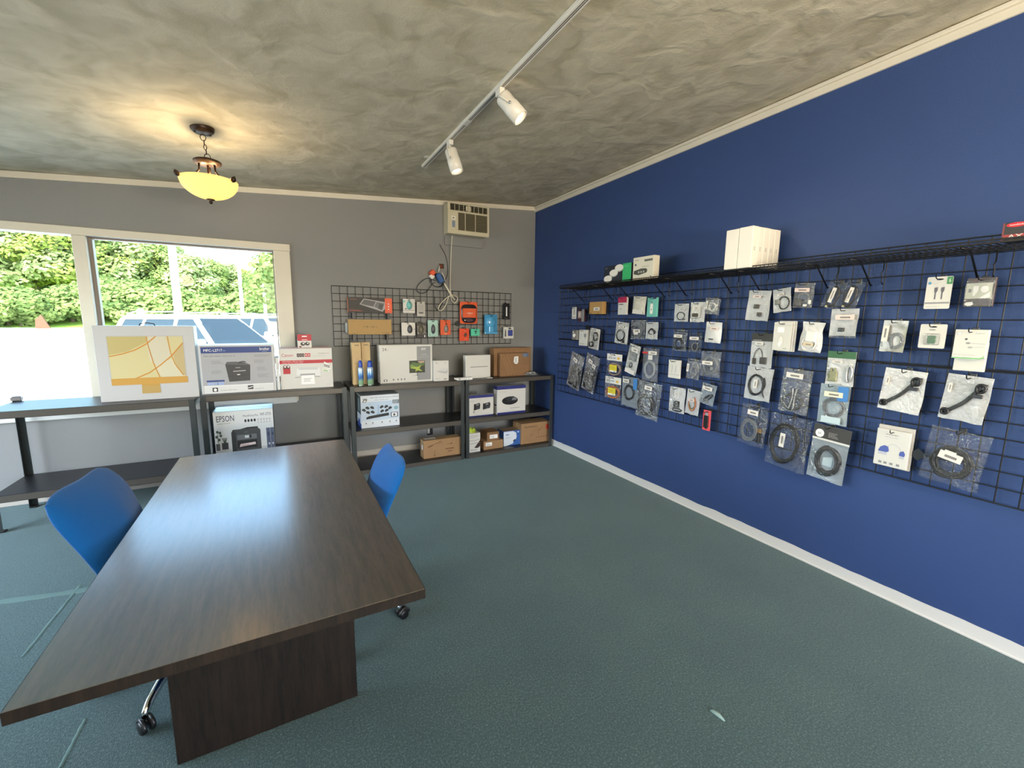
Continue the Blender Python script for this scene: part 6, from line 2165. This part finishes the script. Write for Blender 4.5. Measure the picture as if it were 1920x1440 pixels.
# ---- right end
i = hang('cable_card', R, 1736, 519, 1784, 579, 'white card printed with two dark plugs and a green corner')
i.card(WHITE, .003); P = i.prt()
for u in (.40, .66):
    P.poly([(u - .07, .66), (u + .07, .68), (u + .065, .56), (u + .02, .50), (u + .02, .30), (u - .035, .30), (u - .035, .50), (u - .065, .56)], K('5C5862'), 1); P.rect(u - .045, .67, u + .05, .73, K('C9CACB'), 1)
P.rect(.78, .76, .995, .985, K('3F8A4E'), 1); P.text('6', .85, .81, .93, .95, K('CFE6D2'), 2); P.ell(.12, .81, .07, .045, K('5C9AC4'), 1, 12); P.bars(.22, .79, .45, .82, 1, LG, 1); P.rect(.02, .16, .98, .21, K('8A8C92'), 1); P.bars(.1, .06, .9, .1, 1, LG, 1)
P.build('front_print', i.root)
i = hang('charger_clamshell', R, 1812, 521, 1866, 575, 'brown clamshell pack holding white plugs')
i.box(mat('brown_card', '4A3E3C', .4), .02); P = i.prt(); P.rect(.0, .28, .92, .82, K('C9CCBF'), 1); P.poly([(.26, .40), (.32, .36), (.44, .55), (.44, .72), (.26, .72)], WI, 2); P.ell(.66, .60, .14, .12, WI, 2, 14); P.poly([(.5, .30), (.86, .5), (.86, .32), (.7, .29)], WI, 2); P.rect(.1, .5, .2, .62, MG, 2); P.ell(.18, .10, .16, .07, WI, 1, 12); P.bars(.15, .89, .4, .93, 1, K('B05048'), 1); P.build('front_print', i.root)
m = MB().use(CLEAR); m.box(-i.w * .5, -.026, -i.h * .5, i.w * .5, -.0105, i.h * .42, .005); m.build('clear_shell', parent=i.root)
i = hang('clear_bag', R, 1653, 601, 1699, 660, 'clear bag of silvery cable with an upright label at its left', tilt=rad(2))
i.bag(HAZY, mat('dull_silver', 'A8A69E', .3, .3), .014, seed=66); i.coil(.62, .36, .3, .26, GREYC, 3, .003, spread=.4); i.label(.06, .32, .32, .84, vertical=True)
i = hang('adapter_card', R, 1724, 608, 1774, 653, 'square white card with a green chip in a blister')
i.card(WHITE, .003); i.block(.34, .20, .66, .52, .004, mat('green_chip', '4E7A50', .4), -.006, 'memory_chip'); P = i.prt(); P.bars(.36, .74, .72, .80, 1, MG, 1, .9); P.build('front_print', i.root)
m = MB().use(CLEAR); x0, z0 = i.xz(.2, .14); x1, z1 = i.xz(.8, .62); m.box(x0, -.013, z0, x1, -.0032, z1, .004); m.build('blister', parent=i.root)
i = hang('cable_box', R, 1791, 642, 1850, 696, 'plain white back of a box behind the connector box', 'box', hook=False, off=-.025)
i.box(WHITE, .02)
i = hang('cable_box', R, 1789.5, 618, 1853, 671, 'white box with a grey connector picture and green swoosh', 'box')
i.box(WHITE, .024); P = i.prt(); P.ell(.44, .52, .07, .035, MG, 1, 10); P.line([(.5, .52), (.95, .50)], .025, LG, 1); P.ell(.52, .37, .08, .04, K('A9ABAD'), 1, 10); P.line([(.58, .37), (.92, .40)], .02, LG, 1); P.ell(.37, .66, .045, .035, DG, 1, 10); P.ell(.15, .86, .08, .05, LG, 1, 12); P.ell(.15, .86, .06, .036, WI, 2, 12); P.text('Amphenol', .62, .85, .88, .89, MG, 1)
P.poly([(0, 0), (.75, 0), (.9, .02), (.97, .10), (.97, .06), (.92, -.02), (.75, -.035), (0, -.03)], K('7CC47A'), 1); P.bars(.06, .08, .72, .13, 2, LG, 1)
P.build('front_print', i.root)
for k, (a, b, c_, d_) in enumerate(((1652, 693, 1733, 773), (1767, 704, 1855, 791))):
    i = hang('white_bag', R, a, b, c_, d_, ('left of two wide white bags with a black power cord', 'right of two wide white bags with a black power cord')[k], tilt=rad(4), holder=(.03 if not k else .02, -.16) if k == 0 else None)
    i.bag(CLEAR, WBAG, .014, seed=70 + k)
    for q in range(4):
        e = .012 * (q - 1.5)
        i.cord([(.12 + e, .14 - e), (.30 + e, .26 - e), (.5 + e, .42 - e), (.66 + e, .62 - e), (.80 + e, .80 - e)], CABLE, .0045, -.002 - .0015 * q)
    i.coil(.13, .16, .08, .06, CABLE, 3, .004, -.004); i.coil(.78, .76, .10, .09, CABLE, 3, .004, -.004); i.block(.66, .55, .86, .63, .014, BLACK, -.006); i.block(.80, .74, .90, .86, .014, BLACK, -.004)
    i.label(.10, .60, .18, .80, vertical=True)
i = hang('cable_box', R, 1644, 799, 1712, 877.6, 'rear white card box behind the serial cable box', 'box', hook=False, off=-.024)
i.box(mat('grey_back_card', 'BEBCB8', .5), .016)
i = hang('cable_box', R, 1642, 806, 1706, 876, 'white box printed with a blue serial cable', 'box', holder=(.10, -.10))
i.box(WHITE, .022); P = i.prt()
P.poly([(.10, .38), (.34, .36), (.44, .42), (.40, .54), (.28, .56), (.16, .50)], K('4A5CA8'), 1); P.rect(.12, .30, .38, .38, K('B9BCC8'), 1); P.poly([(.74, .36), (.90, .34), (.92, .42), (.86, .50), (.76, .46)], K('4A5CA8'), 1); P.rect(.76, .28, .90, .35, K('B9BCC8'), 1)
P.line([(.38, .54), (.48, .62), (.60, .62), (.72, .56), (.80, .48)], .018, K('C2C4C8'), 1); P.bars(.28, .86, .72, .90, 1, MG, 1); P.bars(.26, .79, .80, .82, 1, LG, 1)
for u in (.16, .32, .5, .70):
    P.rect(u, .06, u + .10, .12, MG, 1)
P.build('front_print', i.root)
i = hang('clear_bag', R, 1732, 806, 1848, 912, 'big clear bag of black cable with a notched label, far right', tilt=rad(5))
i.bag(CLEAR, t=.026, seed=75); i.coil(.48, .40, .36, .28, CABLE, 6, .0050, spread=.35); i.label(.28, .46, .68, .60, rot=rad(8), y=-.03); i.label(.36, .56, .56, .63, bars=False, rot=rad(8), y=-.0302)

# ================================================================== GOODS ON THE BACK WALL GRID
B = 'B'
CHAR = mat('charcoal_print', '19191C', .5)


def stand_pair(it, half, what):
    for s, nm in ((-1, 'left'), (1, 'right')):
        q = it.root.location + Vector((s * it.w * half, 0, -it.h / 2 - .004))
        m = MB().use(BLACK)
        m.box(-.014, .02, -.055, .014, .034, .0, .002); m.box(-.013, -.05, -.004, .013, .034, .0, .001); m.box(-.013, -.054, -.055, .013, -.05, .008, .001)
        tag(m.build('grid_bracket', loc=q), 'black bracket under the ' + nm + ' end of the ' + what, 'bracket', 'black brackets on the back wall grid')


i = hang('keyboard_box', B, 652, 558.5, 734, 587, 'long dark and orange keyboard box on the back wall grid', 'box', hook=False)
i.box(CHAR, .06); P = i.prt()
P.rect(.83, 0, 1, 1, K('E0521F'), 1)
for v in (.28, .45, .62):
    P.ell(.915, v, .014, .04, WI, 2, 8)
P.poly([(.25, .56), (.35, .94), (.83, .74), (.83, .30), (.77, .10)], K('9A9AA0'), 1); P.poly([(.28, .58), (.36, .88), (.62, .76), (.56, .42)], K('33343A'), 2); P.poly([(.58, .42), (.64, .74), (.82, .66), (.76, .20)], K('5A5C62'), 2); P.poly([(.67, .30), (.70, .62), (.80, .58), (.76, .20)], K('33343A'), 3)
for k in range(4):
    P.line([(.29 + k * .016, .62 + k * .07), (.56 + k * .016, .46 + k * .075)], .02, K('6A6C72'), 3)
P.bars(.04, .86, .21, .90, 1, K('C06A4A'), 1); P.line([(.02, .14), (.3, .13)], .03, K('B03A24'), 1); P.line([(.05, .25), (.24, .16)], .02, K('7A3424'), 1)
P.build('front_print', i.root)
Print(.06, i.h, -i.w / 2, x0=-.03, z0=-i.h / 2, axis='x').rect(.0, 0, 1, 1, K('D9805C'), 1).build('side_print', i.root)
stand_pair(i, .40, 'dark keyboard box')
i = hang('keyboard_box', B, 652.5, 599, 733, 627, 'plain kraft keyboard box on the back wall grid', 'box', hook=False)
i.box(mat('kraft_keyboard_box', 'B39360', .7, bump=(100, .08)), .06); P = i.prt()
for k, ch_ in enumerate('KFIXDION'):
    P.text(ch_, .335 + k * .042, .46, .352 + k * .042, .56, K('4A3C24'), 1)
P.bars(.06, .88, .2, .91, 1, K('8A7048'), 1); P.bars(.76, .10, .96, .15, 1, K('7A6240'), 1)
P.build('front_print', i.root)
m = MB().use(clear_mat('bubble_wrap', 'D4E6F0', .12, .4, .2, (90, .8))); m.box(-i.w / 2 - .028, -.025, -i.h * .42, -i.w / 2 - .002, .028, i.h * .3, .010); m.build('bubble_wrap', parent=i.root)
stand_pair(i, .39, 'kraft keyboard box')


def mouse(it, u, v, ru, rv, mt, dark=None, y=-.004):
    x, z = it.xz(u, v)
    a, b = ru * it.w, rv * it.h
    m = MB().use(mt)
    def f(p, q):
        t, e = p * 2 * PI, q * PI / 2
        return (x + a * math.cos(t) * math.cos(e) * (1 - .12 * math.sin(t)), y - .026 * math.sin(e), z + b * math.sin(t) * math.cos(e))
    m.grid(f, 20, 6, closed_u=True)
    o = m.build('mouse', parent=it.root)
    m = MB().use(dark or BLACK)
    m.box(x - .003, y - .024, z + b * .35, x + .003, y - .016, z + b * .75, .001)
    m.build('scroll_wheel', parent=o)


def back_card(xl, yt, xr, yb_, label, mt, t=.004, **kw):
    it = hang('mouse_pack', B, xl, yt, xr, yb_, label, **kw)
    it.card(mt, t)
    return it


i = back_card(755, 560.5, 777, 587, 'white card with a turquoise mouse, upper row', WHITE, .02)
mouse(i, .52, .56, .24, .32, mat('turquoise_mouse', '6FB9B4', .3), y=-.018); P = i.prt(); P.rect(.05, .18, .95, .21, K('7A6A5A'), 1); P.rect(.15, .28, .3, .33, INK, 1); P.bars(.1, .05, .6, .12, 1, LG, 1); P.ell(.1, .82, .12, .08, K('8FC4BC'), 1, 10); P.build('front_print', i.root)
i = back_card(781, 566, 796, 593, 'pale grey pack right of the turquoise mouse', mat('pale_grey_pack', 'B9B6B0', .4), .02, hooku=.42)
P = i.prt(); P.rect(.15, .18, .85, .82, K('A9A6A2'), 1); P.rect(.25, .20, .75, .27, INK, 2); P.bars(.2, .9, .5, .94, 1, MG, 1); P.build('front_print', i.root)
i = back_card(752.5, 605, 777.5, 629, 'white card with a dark grey mouse, lower row', mat('grey_white_pack', 'D8D6D2', .4), .02, hooku=.4)
mouse(i, .60, .50, .20, .34, mat('graphite_mouse', '4E5058', .3), y=-.018); P = i.prt(); P.rect(.9, .46, .96, .54, MG, 1); P.build('front_print', i.root)
i = back_card(781, 605, 798, 633, 'black clamshell pack with an olive mouse', mat('dark_pack', '2E2A28', .4), .012, hooku=.45)
mouse(i, .48, .54, .30, .30, mat('olive_mouse', '5A563E', .4), y=-.01); P = i.prt(); P.ell(.86, .14, .06, .04, WI, 1, 8); P.ell(.86, .06, .06, .04, WI, 1, 8); P.rect(.02, .25, .98, .82, K('77716A'), 1); P.build('front_print', i.root)
m = MB().use(CLEAR); m.box(-i.w * .45, -.045, -i.h * .3, i.w * .45, -.0125, i.h * .34, .006); m.build('clear_shell', parent=i.root)
i = back_card(802, 600.5, 821, 631, 'mint green card with a dark mouse', mat('mint_card', 'A9D0C8', .45), .004)
mouse(i, .52, .46, .20, .30, mat('graphite_mouse')); P = i.prt(); P.poly([(.14, .08), (.24, .08), (.19, .15)], INK, 1); P.bars(.4, .06, .9, .09, 1, K('7FAAA2'), 1); P.build('front_print', i.root)
i = back_card(825.5, 600, 844.5, 628, 'orange card with a slanted grey mouse', mat('orange_card', 'DE5A28', .45), .004)
mouse(i, .56, .42, .22, .26, mat('grey_mouse', '8A827E', .3)); i.cord([(.55, .62), (.62, .74), (.5, .80)], CABLE, .005, -.008, 'mouse_cable'); P = i.prt(); P.bars(.35, .07, .75, .12, 1, K('F0C0A8'), 1, .9); P.build('front_print', i.root)
i = hang('headset_pack', B, 862, 566, 894.5, 607, 'large orange pack with a black cased headset', holder=(-.095, -.02))
i.card(mat('orange_card'), .004, r=.02)
BLKG = mat('gloss_black_shell', '17161A', .2)
m = MB().use(BLKG)
def hsh(p, q):
    t = p * 2 * PI
    k = (abs(math.cos(t)) ** 4 + abs(math.sin(t)) ** 4) ** -.25
    s = (1, 1.0, .94, 0)[q]
    return (i.w * .43 * k * math.cos(t) * s * (1 + .06 * math.sin(t)), (-.005, -.02, -.026, -.026)[q], i.h * (.42 * k * math.sin(t) * s - .04))
rings_ = [[m.bm.verts.new(hsh(k / 28, q)) for k in range(28)] for q in range(3)]
for A_, B2 in zip(rings_, rings_[1:]):
    for k in range(28):
        m._done([m.bm.faces.new((A_[k], A_[(k + 1) % 28], B2[(k + 1) % 28], B2[k]))])
m._done([m.bm.faces.new(rings_[-1])])
m.build('headset_shell', parent=i.root)
P = Print(i.w, i.h, -.0262, z0=-i.h / 2); P.poly([(.12, .28), (.88, .28), (.90, .70), (.12, .70)], K('DE5A28'), 1); P.text('redgem', .36, .44, .70, .52, WI, 2); P.bars(.42, .39, .7, .41, 1, K('F0C0A8'), 2); P.ell(.5, .16, .24, .06, K('4A2A3A'), 1, 14); P.ell(.25, .16, .03, .03, WI, 2, 8); P.build('shell_print', i.root)
i = hang('tool_card', B, 944, 569, 955.5, 599, 'narrow black card with a white stylus at the grid end')
i.card(BLACK, .004); i.block(.36, .2, .56, .78, .010, WPL, -.009, 'stylus', .003); P = i.prt(); P.bars(.15, .06, .85, .1, 1, MG, 1); P.build('front_print', i.root)
i = hang('headset_blister', B, 908, 590, 932, 626, 'blue clear blister pack with a round shape')
i.card(mat('blue_blister_card', '3F8FC0', .35), .004); m = MB().use(mat('sky_blue_shell', '56A6D8', .15, spec=.8))
def bl(p, q):
    t, e = p * 2 * PI, q * PI / 2
    return (i.w * .36 * math.cos(t) * math.cos(e), -.004 - .03 * math.sin(e), i.h * (.10 + .30 * math.sin(t) * math.cos(e)))
m.grid(bl, 24, 6, closed_u=True); m.box(-i.w * .5, -.03, -i.h * .5, i.w * .5, -.004, -i.h * .40, .004); m.box(-i.w * .16, -.022, -i.h * .42, i.w * .16, -.004, -i.h * .1, .006); m.build('blister_shell', parent=i.root)
i = hang('charger_box', B, 861.5, 616, 878.5, 639, 'small orange box with a dark square under the headset pack', 'box', holder=(-.07, .07))
i.box(mat('orange_red_box', 'E24A20', .4), .03); P = i.prt(); P.poly([(.38, .46), (.62, .70), (.82, .52), (.58, .28)], K('4A2A1C'), 1); P.bars(.5, .8, .7, .88, 1, K('F0C0A8'), 1); P.bars(.5, .14, .8, .2, 1, K('F0C0A8'), 1); P.build('front_print', i.root)
i = hang('adapter_box', B, 882.5, 616.5, 898.5, 629.5, 'small mint box with a black letter shape', 'box')
i.box(mat('bright_mint_box', '56C8A8', .4), .03); P = i.prt(); P.rect(.36, .58, .70, .70, INK, 1); P.rect(.48, .26, .58, .60, INK, 1); P.build('front_print', i.root)
i = hang('tape_pack', B, 944, 613, 961.5, 634.5, 'white pack with a blue panel at the grid end')
i.box(WHITE, .04); P = i.prt(); P.rect(.40, .22, .90, .74, K('2E3A86'), 1); P.poly([(.06, .2), (.22, .14), (.18, .78), (.10, .74)], DG, 1); P.rect(.45, .8, .75, .9, DG, 1); P.ell(.65, .48, .18, .2, K('3C4CA0'), 2, 14); P.build('front_print', i.root)
